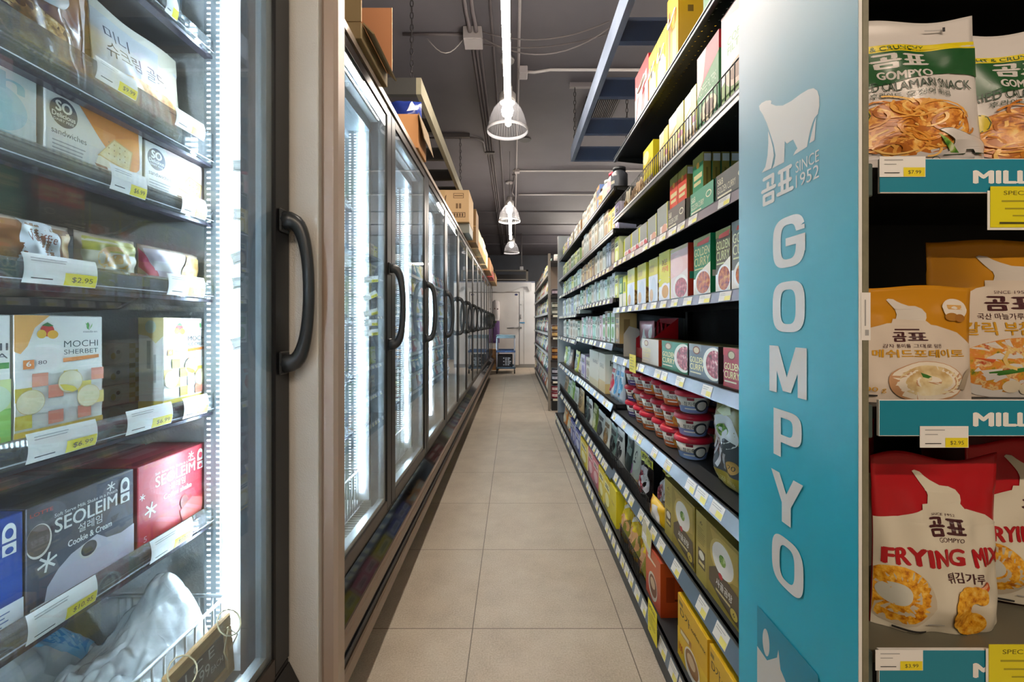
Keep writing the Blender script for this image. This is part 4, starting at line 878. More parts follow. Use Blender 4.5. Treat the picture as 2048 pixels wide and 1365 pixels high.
for bi, (ya, yb) in enumerate(BAYS):
    g = empty('gondola_shelving', (XS, ya, 0)); G.append(g)
    tag(g, ['black shelving bay of curry and porridge, beside the teal pillar panel', 'middle black shelving bay of the tall run, holding coffee and tea', 'last black shelving bay of the tall run, before the grey end panel'][bi], 'shelving', 'bays of tall black shelving')
    def B(mb, name, parent=None):
        o = mb.build(name, parent or g); o.location = (-XS, -ya, 0) if parent is None else (0, 0, 0); return o
    mb = MB(); mb.box(XBK, XBK + .03, ya, yb, .02, 2.33, M('1c2126', .5)); B(mb, 'back_panel')
    for y in (ya + .002, yb - .032):
        mb = MB(); mb.box(XBK - .03, XBK, y, y + .03, 0, 2.33, M('26292c', .4)); B(mb, 'upright')
    mb = MB(); mb.box(XBASE + .004, XBK, ya, yb, 0, .105, M('3f4648', .5)); B(mb, 'base')
    for li, z in enumerate(LEV[bi]):
        xf = XBASE + .006 if li == 0 else XS
        top = z; th = .024 if li else .022
        mb = MB(); mb.box(xf + .002, XBK - .031, ya + .001, yb - .001, top - .003, top, PERF if (li >= 6) else M('2a2d30', .5) if li < 3 else SHELFK)
        mb.box(xf, xf + .012, ya + .001, yb - .001, top - th, top, SHELFK); mb.box(XBK - .045, XBK - .031, ya + .001, yb - .001, top - th, top - .003, SHELFK)
        if li:
            for y in (ya + .006, yb - .012): mb.prism([(xf + .02, top - .02), (xf + .02, top - .003), (XBK - .035, top - .003), (XBK - .035, top - .06)], y, y + .005, 'y', M('181a1c', .45))
        s = B(mb, 'shelf')
        if (bi == 0 and li == 7) or (bi > 0 and li == 7):
            mb = MB(); mb.box(xf - .003, xf, ya + .001, yb - .001, top - .022, top - .016, M('9aa0a6', .3, .5)); mb.box(xf - .003, xf, ya + .001, yb - .001, top - .006, top - .001, M('6d7278', .3, .5)); B(mb, 'edge_strip', s); continue
        rh = [.05, .046, .042, .038, .030, .030, .032][li]; tilt = [.010, .018, .016, .010, .006, .004, .003][li]
        zt = top - .001; 
        prof = [(xf - .001, zt), (xf - .001 - tilt, zt - rh), (xf - .004 - tilt, zt - rh), (xf - .004, zt)]
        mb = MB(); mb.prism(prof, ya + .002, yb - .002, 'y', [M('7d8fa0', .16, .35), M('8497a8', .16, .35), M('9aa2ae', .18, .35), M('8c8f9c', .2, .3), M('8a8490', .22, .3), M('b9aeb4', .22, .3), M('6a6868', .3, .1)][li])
        mb.box(xf - .0045, xf - .0005, ya + .002, yb - .002, zt - .001, zt + .002, M('30353a', .35))
        r = B(mb, 'price_rail', s)
        if li == 6:
            mb = MB(); mb.box(xf - .0078, xf - .0042, ya + .002, yb - .002, zt - .014, zt - .006, M("e0dedc", .3)); B(mb, "edge_strip", s); continue
        # tickets slipped into the rail
        y = yb - RS.uniform(.02, .1)
        while y > ya + .09:
            w = RS.uniform(.06, .075); y -= w
            hgt = rh * .86; ang = math.atan2(tilt, rh)
            mb = MB(); mb.box(-w / 2, w / 2, -.0006, .0, -hgt, 0, M('ece8e0', .35))
            mb.draw(plane_S((-w / 2, -.0006, -hgt), (w, 0, 0), (0, 0, hgt), (0, -1, 0)), [('r', .5, .05, .97, .5, M('efe27a', .4))] + bars(.08, .55, .8, .9, 2, M('b0aca8', .6), li + bi), 0, .0003)
            t = mb.build('price_tag', s); t.location = (xf - .0054, y + w / 2, zt - rh * .07); t.rotation_euler = (-ang, 0, RZ_W)
            y -= RS.choice([.01, .05, .09, .14, .03]) if li != 4 else RS.uniform(.045, .06)
mb = MB(); mb.box(.565, 1.06, 5.443, 5.475, 0, 2.34, noisy('grey_end_panel', '9a9fa3', 'a6abae', 3, .4), .003); mb.box(.56, .575, 5.441, 5.477, 0, 2.34, M('a4a8aa', .35, .4), .004); o = mb.build('end_panel', G[2]); o.location = (-XS, -BAYS[2][0], 0); o['label'] = 'tall light grey end panel'
def fence(bi, li, y0, y1, h, name='wire_fence', pitch=.025):
    g = G[bi]; z = LEV[bi][li]; x = XS + .006 if li else XBASE + .014
    mb = MB(); m = M('101113', .4); y = y0
    while y < y1: mb.tube([(x, y, z), (x, y, z + h)], .0016, 5, m); y += pitch
    mb.tube([(x, y0, z + h), (x, y1, z + h)], .002, 5, m); mb.tube([(x, y0, z + h * .06), (x, y1, z + h * .06)], .0016, 5, m)
    o = mb.build(name, g); o.location = (-XS, -g.location.y, 0)
fence(0, 6, 1.075, 2.495, .088); fence(0, 1, 1.88, 2.495, .075, pitch=.016); fence(1, 1, 2.505, 3.93, .085, pitch=.016); fence(2, 1, 3.95, 5.42, .085, pitch=.018); fence(0, 0, 1.86, 2.2, .1, pitch=.018)
# ------------------------------------------------------------------ goods on the tall shelving (fronts face -x)
def G_(o, X, y0, y1, z, label, cat, group=None):
    tag(o, label, cat, group); o.location = (X, (y0 + y1) / 2, z + .0005); o.rotation_euler.z = RZ_W; return o
Z1 = LEV[0]
Y = lambda px, X=.605: yx(px, X)
GD = M('f0e2a0', .4); CREAMT = M('efe6c8', .45)
# top shelf: coffee mix cartons with handles
def handle_box(w, d, h, base, F, R, strap, name='coffee_carton'):
    o = carton(name, w, d, h, base, F, R)
    if strap:
        mb = MB(); mb.tube([(-w * .30 + w * .6 * t / 12, -.003 - .012 * math.sin(math.pi * t / 12), h * .72 - .055 * math.sin(math.pi * t / 12)) for t in range(13)], .006, 6, WHITE, flat=.35); mb.build('handle', o)
    return o
G_(handle_box(.205, .12, .256, M('b01c2c', .35), [('r', 0, 0, 1, .55, M('e9dcd4', .4)), ('p', [(0, .0), (.1, .0), (.35, .55), (.2, .55)], M('b01c2c', .35)), ('p', [(.45, .0), (.55, .0), (.75, .55), (.6, .55)], M('b01c2c', .35)), ('p', [(.1, .5), (.9, .62), (.9, .78), (.1, .66)], WHITE), ('p', [(.62, .1), (.7, .1), (.8, .5), (.72, .5)], M('6a1620', .4))], (), True), .60, 1.932, 2.138, Z1[7], 'red and white coffee carton at the far end of the top curry bay shelf', 'carton', 'coffee cartons on the top shelf')
YEL = M('e8c81c', .35); YEL2 = M('d9a91a', .35)
G_(handle_box(.105, .12, .225, YEL, [('r', .1, .05, .9, .5, M('f2e2a0', .4)), ('e', .5, .4, .3, .2, WHITE), ('r', .3, .5, .45, .75, INK)], (), True), .60, 1.818, 1.924, Z1[7], 'narrow yellow and white coffee carton beside the red one', 'carton', 'coffee cartons on the top shelf')
G_(handle_box(.115, .12, .225, YEL, [('r', .1, .05, .9, .45, M('f4ecd0', .4)), ('e', .5, .4, .34, .2, WHITE), ('r', .25, .55, .38, .8, INK), ('p', [(.1, .0), (.9, .1), (.9, .2), (.1, .1)], M('c8a01a', .4))], (), True), .60, 1.698, 1.814, Z1[7], 'yellow coffee carton with white strap between two yellow cartons', 'carton', 'coffee cartons on the top shelf')
G_(handle_box(.112, .14, .30, M('dba52c', .35), [('r', .15, .1, .3, .8, M('8a5a1a', .4)), ('r', .5, .1, .85, .55, M('e9cf80', .4))], [('r', 0, 0, 1, 1, M('c39a10', .35)), ('t', '스노우', .55, .35, .72, .6, M('6a5208', .4), 0), ('r', .25, .62, .4, .7, M('6a5208', .4))], True), .60, 1.58, 1.693, Z1[7], 'large dark yellow coffee carton showing its plain side, white strap in front', 'carton', 'coffee cartons on the top shelf')
G_(carton('coffee_carton', .23, .14, .3, M('e8e8dc', .4), [('r', 0, 0, .4, 1, M('2f7a4a', .4))], [('r', 0, .2, 1, .8, M('2f7a4a', .4))]), .60, 1.14, 1.372, Z1[7], 'white and green carton on the top shelf beside the teal pillar panel', 'carton', 'coffee cartons on the top shelf')
# coffee filter shelf
z = Z1[6]
o = carton('coffee_filter_box', .196, .13, .292, M('ece4dc', .45), [('p', [(0, .30), (.5, .42), (1, .30), (1, 0), (0, 0)], M('7a9a4a', .45)), ('p', [(0, .98), (.6, .85), (1, .9), (1, 1), (0, 1)], M('e6c4c0', .45)), ('t', 'COFFEE', .2, .64, .8, .71, M('a8c8a0', .45), .0), ('t', 'FILTERS', .2, .55, .8, .62, M('a8c8a0', .45), .0), ('e', .5, .32, .35, .12, M('d8b8a0', .45)), ('e', .52, .33, .26, .08, M('8a6048', .45))])
G_(o, .612, 1.083, 1.280, z, 'white coffee filter pack beside the teal pillar panel', 'coffee filters', 'coffee filter packs')
o = carton('coffee_filter_box', .152, .12, .275, M('2f7d46', .45), [('p', [(0, 1), (1, 1), (1, .78), (.6, .70), (.25, .62), (0, .50)], M('d05a68', .45)), ('p', [(0, 1), (.45, 1), (.3, .66), (0, .5)], M('e8b8ba', .45)), ('t', 'COFFEE FILTERS', .10, .50, .90, .60, M('cfe4cc', .45), .0), ('r', .1, .44, .75, .455, M('cfe4cc', .45)), ('e', .55, .27, .36, .13, M('ddc8a0', .45)), ('e', .58, .28, .22, .08, M('6a4a38', .45)), ('r', 0, 0, 1, .1, F_BEAN)], [('r', 0, .80, 1, 1, M('c01c30', .45)), ('r', .2, .1, .8, .5, M('3f8d52', .45))])
G_(o, .612, 1.293, 1.446, z, 'green and red coffee filter box behind the wire fence', 'coffee filters', 'coffee filter packs')
for i, (ya, yb, h, top, lab) in enumerate(((1.450, 1.553, .20, 'f0e8d8', 'cream and yellow pack next to the green coffee filter box'), (1.558, 1.711, .20, 'e9dc9c', 'pale yellow shiny pack, second past the green coffee filter box'), (1.716, 1.822, .185, 'efe3b8', 'ivory pack, third past the green coffee filter box'))):
    o = carton('tea_pack', yb - ya - .003, .1, h, M(top, .3), [('r', 0, 0, 1, .38, F_BEAN)] + [('r', .06 + .16 * k, 0, .13 + .16 * k, .36, M(('9a6428', 'e6dccb')[k % 2], .45)) for k in range(6)] + [('r', .55, .4, 1, 1, M('e6d058', .35)), ('e', .8, .46, .16, .06, M('c87a8a', .4)), ('p', [(.1, .6), (.6, .7), (.6, .74), (.1, .64)], M('d8b868', .4))], [('r', 0, 0, 1, 1, M('e2cf3a', .35))])
    G_(o, .612, ya, yb, z, lab, 'tea pack', 'packs behind the wire fence')
o = carton('tea_pack', .145, .1, .205, M('e8d62c', .35), [('r', 0, 0, 1, .30, F_BEAN), ('p', [(.0, .4), (1, .55), (1, .62), (0, .47)], M('b8983a', .4)), ('p', [(.0, .52), (.8, .64), (.8, .68), (0, .56)], M('b8983a', .4)), ('e', .3, .78, .3, .14, M('f4ecb8', .35))] + [('r', .08 + .18 * k, 0, .16 + .18 * k, .28, M(('8a5420', 'e6dccb')[k % 2], .45)) for k in range(5)], [('r', 0, 0, 1, 1, M('d6c41c', .35)), ('r', .35, .3, .6, .8, M('9a8a30', .4))])
G_(o, .612, 1.90, 2.047, z, 'bright lemon yellow box rising above the wire fence', 'tea pack', 'packs behind the wire fence')
for i in range(4):
    ya = 2.06 + i * .108
    o = pouch('coffee_pouch', .1, (.15, .13, .12, .145)[i], .05, M(('d8c0a0', 'cfae88', '8a6a48', 'd9cfb8')[i], .4), [('e', .5, .4, .35, .22, F_BROWN)], 'stand', 40 + i, 8, 8)
    G_(o, .645, ya, ya + .104, z, f'{("beige", "tan", "brown", "cream")[i]} coffee pouch behind the fence, {ORD[i]} past the lemon yellow box', 'coffee pouch', 'packs behind the wire fence')
# jars at the end of the middle bay's upper shelf (clear with dark lids)
def jar(r, h, body, lid, lab, label, loc, cat='jar', group=None, name='jar'):
    mb = MB(); mb.lathe([(r * .92, 0), (r, .006), (r, h * .72), (r * .7, h * .84), (r * .7, h * .9)], 18, body)
    mb.draw(can_S(r, r, h * .15, h * .62, math.pi * 1.5, 2.4), [('r', 0, 0, 1, 1, lab), ('r', .2, .35, .8, .6, CREAMT)], .12, .0006)
    o = mb.build(name); tag(o, label, cat, group); o.location = loc; o.rotation_euler.z = RZ_W
    l = MB(); l.lathe([(r * .78, h * .88), (r * .78, h), (r * .7, h)], 18, lid); l.build('lid', o); return o
JARB = M('cdd2cc', .15); 
z2 = LEV[1][7]
for i, (y, r, h, lid, lab, nm) in enumerate(((3.02, .05, .14, '3a2620', 'e0a868', 'clear jar with brown lid and orange label'), (2.89, .05, .155, 'd8d8d8', 'e8d8c0', 'clear jar with pale lid and cream label'), (2.76, .048, .16, 'c83a50', 'e0c0c8', 'clear jar with red lid and pink label'), (2.64, .05, .15, '2a2c30', '5a5e66', 'dark grey jar nearest the end of the shelf'))):
    jar(r, h, JARB if i < 3 else M('4a4c52', .3), M(lid, .4), M(lab, .45), nm + ' on the top coffee shelf', (.645, y, z2 + .0005), group='jars on the top coffee shelf')
# curry cartons in display trays
z = Z1[5]
def tray(w, d, h, col, label, y0, y1, word=True, X=.600, z=z, ht=None):
    m = M(col, .6); mb = MB(); t = .003
    mb.box(-w / 2, w / 2, 0, t, .001, h, m); mb.box(-w / 2, w / 2, d - t, d, .001, h * 1.6, m); mb.box(-w / 2, w / 2, 0, d, 0, .002, m)
    for x in (-w / 2, w / 2 - t): mb.prism([(0, .001), (d, .001), (d, h * 1.6), (0, h)], x, x + t, 'x', m)
    if word: mb.draw(plane_S((-w / 2, 0, 0), (w, 0, 0), (0, 0, h), (0, -1, 0)), [('t', 'S&B', .06, .62, .24, .84, CREAMT, 0), ('t', 'GOLDEN CURRY', .06, .34, .62, .56, CREAMT, .0), ('r', .06, .2, .5, .26, CREAMT), ('r', .06, .1, .4, .14, CREAMT), ('e', .80, .62, .11, .13, CREAMT), ('e', .80, .62, .085, .09, m)])
    return G_(mb.build('display_tray'), X, y0, y1, z, label, 'display tray', 'curry display trays')
tray(.184, .16, .085, '77736e', 'grey curry display tray beside the teal pillar panel', 1.10, 1.288)
tray(.174, .16, .085, '6aa888', 'sage green curry display tray', 1.298, 1.474)
tray(.172, .16, .088, '7d7068', 'brown-grey curry display tray under red cartons', 1.514, 1.688)
def scurry(base, lab, cat, w=.079, h=.2, d=.026):
    B = M(base, .4)
    return carton('curry_carton', w, d, h, M('8d7c36', .45), [('r', 0, .42, 1, .86, B), ('r', 0, .86, 1, 1, M('8a8a3a', .45)), ('e', .5, .84, .14, .05, M('e8a838', .4)), ('r', 0, 0, 1, .42, WHITE), ('e', .55, .22, .5, .2, F_CURRY), ('r', .12, .62, .9, .70, M('d8c890', .4)), ('r', .12, .52, .8, .58, M('d8c890', .4)), ('r', .0, .40, .9, .43, INK)], [('r', .1, .85, .95, .97, M('dcdcdc', .5)), ('r', .35, .2, .6, .75, M('6a5c26', .5))])
for k in range(4):
    o = scurry('1f8a5a', '', ''); G_(o, .6075 + k * .0295, 1.3885, 1.4695, z + .0028, f'green curry carton, {ORD[k]} from the front in the sage tray', 'curry carton', 'green cartons in the sage tray')
o = scurry('1f7a4a', '', '', .085, .185); G_(o, .70, 1.13, 1.217, z + .0025, 'green curry carton standing at the back of the grey tray', 'curry carton', 'cartons in the grey tray')
for k, (ya, yb) in enumerate(((1.520, 1.601), (1.604, 1.684))):
    o = scurry('d8401c', '', '', .079, .205); G_(o, .6075, ya, yb, z + .0025, ('red-orange curry carton nearer the teal pillar panel', 'red-orange curry carton farther from the teal pillar panel')[k], 'curry carton', 'red cartons in the brown tray')
def winbox(h, w, red=True):
    return carton('retort_carton', w, .09, h, M('d8d43a', .35), [('r', .12, .36, .98, 1, M('9a9c94', .5)), ('r', 0, 0, 1, .36, M('efe9e6', .4)), ('p', [(.7, 0), (1, 0), (1, .2), (.8, .36), (.62, .3)], M('c82838', .4)), ('e', .35, .2, .22, .12, M('e8b0a8', .4))], [('r', 0, .3, 1, 1, M('d8d43a', .35)), ('r', 0, 0, 1, .3, M('c02038', .4))])
def greybox(h, w): return carton('retort_carton', w, .09, h, M('9a9c94', .5), [('r', .3, 0, 1, .35, M('f0e2dc', .4)), ('e', .7, .22, .25, .16, M('d89a80', .4)), ('r', .94, .2, 1, 1, M('d8d43a', .35))])
for i, (ya, yb, h) in enumerate(((1.694, 1.82, .13), (1.826, 1.95, .118), (1.955, 2.08, .112), (2.085, 2.22, .112), (2.225, 2.36, .11))):
    G_(greybox(h, yb - ya - .003) if i < 2 else winbox(h, yb - ya - .003), .603, ya, yb, z, f'grey and yellow retort carton, {ORD[i]} past the brown-grey curry tray', 'retort carton', 'grey and yellow retort cartons')
for i in range(4):
    ya = 1.87 + i * .12
    G_(carton('lemon_carton', .1, .07, .15, M('e2dc28', .35), [('e', .5, .6, .3, .2, M('b8ac30', .4))], [('r', .2, .2, .8, .8, M('c8c028', .4))]), .70, ya, ya + .1, z, f'bright lemon carton in the row behind the grey retort cartons, {ORD[i]} past the tray', 'carton', 'lemon cartons behind the retort cartons')
# golden curry shelf
z = Z1[4]
def gcurry(base, w, h, band='8a8a3a', side=None, word='c8c884', d=.03, word2=('GOLDEN', 'CURRY')):
    wm = M(word, .4)
    F = [('r', 0, .88, 1, 1, M(band, .45)), ('p', [(.2, .86), (.9, .86), (.95, .95), (.25, .92)], M('d8401c', .4)), ('r', 0, 0, 1, .30, WHITE), ('p', [(0, .05), (.1, .3), (.6, .46), (1, .54), (1, 0), (0, 0)], M('f0e6d4', .4)), ('e', .55, .22, .46, .22, M('f4efe6', .35)), ('e', .58, .22, .40, .185, F_CURRY), ('t', word2[0], .06, .68, .95, .82, wm, .02), ('t', word2[1], .06, .51, .95, .66, wm, .02), ('r', .08, .45, .6, .475, wm)]
    return carton('curry_box', w, d, h, M(base, .4), F, [('r', 0, 0, 1, 1, M(side or base, .4)), ('r', .2, .3, .7, .4, M('e8e0d0', .5))])
G_(gcurry('7d7d78', .124, .19, '7d7d78', None, 'd8d8b0'), .607, 1.082, 1.208, z, 'grey curry box beside the teal pillar panel', 'curry box', 'boxes on the golden curry shelf')
G_(gcurry('54431f', .088, .185), .607, 1.213, 1.303, z, 'dark brown curry box between a grey and a green curry box', 'curry box', 'boxes on the golden curry shelf')
G_(gcurry('1f8050', .124, .19, '8a8a3a', '12804c'), .607, 1.336, 1.462, z, 'green curry box with a bowl of curry, green side showing', 'curry box', 'boxes on the golden curry shelf')
o = carton('curry_box', .166, .03, .192, M('eedcd8', .4), [('p', [(0, .9), (1, .95), (1, .55), (.6, .48), (0, .42)], M('ecc4c0', .4)), ('r', 0, .93, 1, 1, M('d8c098', .4)), ('e', .6, .22, .42, .24, M('f8f4ee', .35)), ('e', .62, .21, .34, .185, F_RED), ('e', .4, .65, .35, .2, M('f0d0cc', .4))], [('r', 0, 0, 1, 1, M('c83420', .4)), ('r', .2, .35, .75, .48, M('2f8a6a', .4))])
G_(o, .607, 1.508, 1.678, z, 'white and pink curry box with red side', 'curry box', 'boxes on the golden curry shelf')
o = carton('curry_box', .125, .03, .2, M('dcd82c', .35), [('r', 0, 0, 1, .46, M('e8ecf0', .4)), ('p', [(0, .4), (.5, .52), (1, .44), (1, .35), (0, .3)], M('dcd82c', .35)), ('t', '3분', .3, .72, .8, .84, M('8a3a1a', .4), .02), ('t', '카레', .3, .58, .85, .70, M('d8721c', .4), .03), ('e', .55, .2, .4, .17, M('f4f2ee', .4)), ('e', .6, .19, .3, .13, M('d89a38', .4))])
G_(o, .607, 1.683, 1.81, z, 'flat yellow curry box with orange lettering', 'curry box', 'boxes on the golden curry shelf')
for i, (ya, yb) in enumerate(((1.822, 1.945), (1.985, 2.125), (2.17, 2.31))):
    o = carton('curry_box', yb - ya - .003, .05, .192, M('dcd63a', .35), [('r', 0, 0, 1, .62, M('dfe6ec', .35)), ('e', .55, .3, .3, .28, M('c9d4de', .3)), ('r', .1, .7, .6, .85, M('c8bc50', .4)), ('e', .3, .18, .2, .14, M('d8b088', .4)), ('r', 0, .3, .15, .6, M('e9eef2', .3))], [('r', 0, 0, 1, .42, F_BROWN), ('r', .35, .55, .6, .75, M('a88a20', .4))])
    G_(o, .607, ya, yb, z, f'white and yellow pouch-style box with brown food side, {ORD[i]} past the flat yellow box', 'curry box', 'boxes on the golden curry shelf')
for i in range(2):
    G_(carton('tea_box', .07, .06, .17, M(('e3e83a', '2f7a38')[i], .4), [('r', 0, 0, 1, .45, M('e8e0c8', .4)), ('r', .2, .5, .8, .8, M(('8a9a30', 'c8d880')[i], .4))]), .607, 2.335 + i * .078, 2.405 + i * .078, z, ('lime and cream box', 'green topped cream box')[i] + ' at the far end of the golden curry shelf', 'box')
# small curry boxes lying on their long side
z = Z1[3]
def sgold(base, w, side, band, bowl=True, wc='f2e6a8'):
    F = [('r', 0, .0, 1, .08, M(base, .4)), ('r', 0, .8, .45, 1, M(band, .4)), ('e', .28, .82, .13, .12, M('8a4a3a', .4)), ('e', .28, .82, .10, .09, M('d8c8a8', .4)), ('t', 'GOLDEN', .04, .44, .55, .62, M(wc, .4), .03), ('t', 'CURRY', .04, .22, .55, .41, M(wc, .4), .03), ('r', .05, .12, .45, .16, CREAMT)]
    if bowl: F += [('e', .86, .5, .34, .46, M('f2ece2', .35)), ('e', .89, .5, .28, .38, F_RED), ('r', .8, .1, .93, .18, M('5ab0a0', .4))]
    F = [op for op in F if not (op[0] == 'e' and op[1] + op[3] > 1.0)] + ([('p', [(min(1.0, .86 + .34 * math.cos(a)), .5 + .46 * math.sin(a)) for a in [2 * math.pi * i / 30 for i in range(30)]], M('f2ece2', .35)), ('p', [(min(.999, .90 + .28 * math.cos(a)), .5 + .38 * math.sin(a)) for a in [2 * math.pi * i / 30 for i in range(30)]], F_RED)] if bowl else [])
    return carton('curry_box', w, .1, .11, M(base, .4), F, [('r', 0, 0, 1, 1, M(side, .4)), ('e', .3, .35, .16, .1, WHITE)], (), [('r', 0, 0, 1, 1, M('6a6430', .5))])
G_(sgold('b8404a', .166, '2a2422', 'c83848', False), .605, 1.084, 1.252, z, 'small red curry box beside the teal pillar panel', 'curry box', 'small curry boxes lying side by side')
G_(sgold('77828e', .212, '2c2826', '98a2a8'), .605, 1.280, 1.496, z, 'small grey-blue curry box between red and green ones', 'curry box', 'small curry boxes lying side by side')
G_(sgold('3f8a6a', .262, '2a2422', '2f7d58'), .605, 1.504, 1.770, z, 'small green curry box between grey and white ones', 'curry box', 'small curry boxes lying side by side')
G_(sgold('d9d3c8', .232, 'c83c1c', 'd8d0c8', False, 'efe2a8'), .605, 1.806, 2.042, z, 'small white curry box with orange side', 'curry box', 'small curry boxes lying side by side')
RED = M('c4121c', .4)
mb = MB(); w, d = .26, .13
mb.box(-w / 2, w / 2, 0, .003, .001, .05, RED); mb.box(-w / 2, w / 2, d - .003, d, .001, .205, RED); mb.box(-w / 2, w / 2, 0, d, 0, .002, RED)
for x in (-w / 2, w / 2 - .003): mb.prism([(0, .001), (d, .001), (d, .205), (0, .10)], x, x + .003, 'x', RED)
mb.draw(plane_S((w / 2, 0, 0), (0, d, 0), (0, 0, .205), (1, 0, 0)), [('e', .38, .42, .2, .1, M('e8c8a0', .4)), ('e', .38, .42, .15, .07, RED), ('e', .38, .42, .1, .045, M('d8d0d8', .4))])
G_(mb.build('display_tray'), .665, 2.09, 2.352, z, 'red slant-sided display tray of snack packs behind the small curry boxes', 'display tray')
for i in range(6):
    o = pouch('snack_pack', .24, .19 - .004 * i, .014, M(('d8a0a8', 'b02030', 'c0303c', 'a81c2c', '8a2438', 'c83848')[i], .25), [('p', [(.1, .3), (.4, .8), (.6, .5), (.9, .9), (.9, .4), (.5, .2)], WHITE)], 'pillow', 90 + i, 10, 8, L=.15)
    G_(o, .683 + i * .0185, 2.095, 2.347, z + .0025, f'red and white snack pack, {ORD[i]} from the front of the red tray', 'snack pack', 'snack packs in the red tray')
G_(pouch('snack_pack', .1, .075, .05, M('e8b42c', .3), [('e', .5, .5, .3, .25, M('d8682c', .3))], 'pillow', 99, 8, 8), .66, 2.365, 2.47, z, 'small yellow and orange packet lying at the end of the small curry box shelf', 'snack pack')
mb = MB(); mb.poly([(-.05, 0, 0), (.06, 0, 0), (.06, 0, .10), (.03, 0, .15), (-.02, 0, .165), (-.05, 0, .12)], M('b0aa9c', .6)); mb.poly([(-.05, .004, 0), (-.05, .004, .12), (-.02, .004, .165), (.03, .004, .15), (.06, .004, .10), (.06, .004, 0)], M('a09a8c', .6))
o = G_(mb.build('cardboard_flap'), .65, 2.355, 2.36, z, 'torn grey cardboard flap between the red tray and the yellow packet', 'cardboard'); o.rotation_euler.z = 0
mb = MB(); mb.box(-.055, .055, 0, .001, -.05, .034, TAGY); mb.draw(plane_S((-.055, 0, -.05), (.11, 0, 0), (0, 0, .084), (0, -1, 0)), bars(.1, .1, .8, .9, 5, M('b8a820', .5), 8)); o = mb.build('price_sign'); tag(o, 'square yellow price sign hanging on the small curry box shelf', 'price sign', 'yellow price signs'); o.location = (.5655, 2.06, z - .002); o.rotation_euler.z = RZ_W
# porridge cups
z = Z1[2]
CUPW = M('ece5d8', .4); LIDR = M('c41a34', .3)
def cup(lab, kind, col, col2):
    c = MB(); r0, r1, h = .046, .062, .066
    c.lathe([(r0 - .004, 0), (r0, .003), (r1, h)], 28, CUPW)
    S = can_S(r0 + .0003, r1, .003, h, math.pi * 1.5, 3.0)
    ops = [('r', 0, 0, 1, .40, M(col, .4)), ('e', .74, .45, .15, .36, M(col2, .4)), ('e', .75, .44, .11, .26, M('efe8dc', .4) if kind == 0 else F_SALAD), ('r', .44, .74, .58, .9, M('8a2030', .4)), ('t', '참치죽' if kind == 0 else '호박죽', .36, .42, .62, .66, INK, .01), ('e', .2, .5, .06, .14, M('8a6a48', .4)), ('r', .36, .2, .62, .28, WHITE)]
    c.draw(S, ops, .08, .0008, .0002)
    o = c.build('porridge_cup'); o.rotation_euler.z = RZ_W
    l = MB(); l.lathe([(r1 + .001, .062), (.0675, .064), (.0685, .070), (.0665, .078), (.060, .084), (.054, .083), (0.0, .083)], 32, LIDR, caps=False)
    l.lathe([(.0, .0836), (.05, .0836)], 28, M('a0142a', .35), caps=False); l.build('lid', o); return o
def back_cup():
    o = cup('', 0, 'd8dccf', 'c8ccb8'); return o
protos = [cup('', 0, '8aa0d0', '3a3c40'), cup('', 1, 'd86a2c', 'e8a03a'), cup('', 1, '5a4a8a', '4a3a30')]
used = [False] * 3
stacks = [(.672, 1.625, 0), (.668, 1.770, 1), (.676, 1.915, 1), (.668, 2.058, 1), (.674, 2.20, 1), (.670, 2.345, 2), (.676, 2.43 + .015, 2)]
levn = ['bottom', 'middle', 'top']; knd = ['pale blue', 'orange', 'purple']
for si, (X, y, k) in enumerate(stacks[:6]):
    for n in range(3):
        if not used[k]: o = protos[k]; used[k] = True
        else: o = dup(protos[k])
        o.rotation_euler.z = RZ_W + (.95 if si == 0 else .5 + .13 * ((si * 5 + n * 3) % 4)); tag(o, f'{levn[n]} red-lidded porridge cup, {knd[k]} label, {ORD[si]} stack from the clear soup bag', 'porridge cup', 'red-lidded porridge cups'); o.location = (X + .002 * ((n * 7 + si) % 3), y + .003 * ((n + si) % 2), z + .0005 + n * .0842)
for si, y in enumerate((1.60, 1.745)):
    for n in range(2 if si == 0 else 3):
        o = dup(protos[0]); tag(o, f'{levn[n]} red-lidded cup of the back row, {ORD[si]} stack from the clear soup bag', 'porridge cup', 'red-lidded porridge cups'); o.location = (.835, y, z + .0005 + n * .0842)
# clear soup bag standing beside the cups
o = pouch('soup_bag', .19, .262, .07, M('9a9464', .22), [('r', 0, 0, 1, .20, M('b09a3c', .3)), ('p', [(.05, .2), (.95, .2), (.9, .55), (.6, .6), (.2, .55)], M('50565c', .18)), ('e', .5, .66, .40, .19, M('dfe4e2', .2)), ('e', .5, .68, .14, .07, F_GREEN), ('p', [(.1, .3), (.3, .52), (.36, .5), (.16, .28)], M('cfd4dc', .1)), ('p', [(.3, .25), (.55, .5), (.6, .46), (.36, .22)], M('cfd4dc', .1)), ('p', [(.5, .24), (.62, .44), (.66, .43), (.56, .23)], M('b8bec8', .1)), ('p', [(.12, .42), (.2, .55), (.26, .54), (.18, .41)], M('dfe4ea', .1)), ('e', .76, .3, .13, .07, M('b8924a', .4)), ('t', '20', .68, .275, .84, .325, INK, .01), ('t', '사골곰탕', .2, .08, .85, .14, M('e8dca0', .4), .0), ('p', [(.3, .88), (.5, .84), (.7, .88), (.62, 1), (.38, 1)], M('c8cc9a', .15))], 'pillow', 120, 16, 20, None, .10, .0, wr=2.2)
G_(o, .665, 1.21, 1.41, z, 'tall clear and gold soup bag with a white bowl picture beside the porridge cups', 'soup bag')
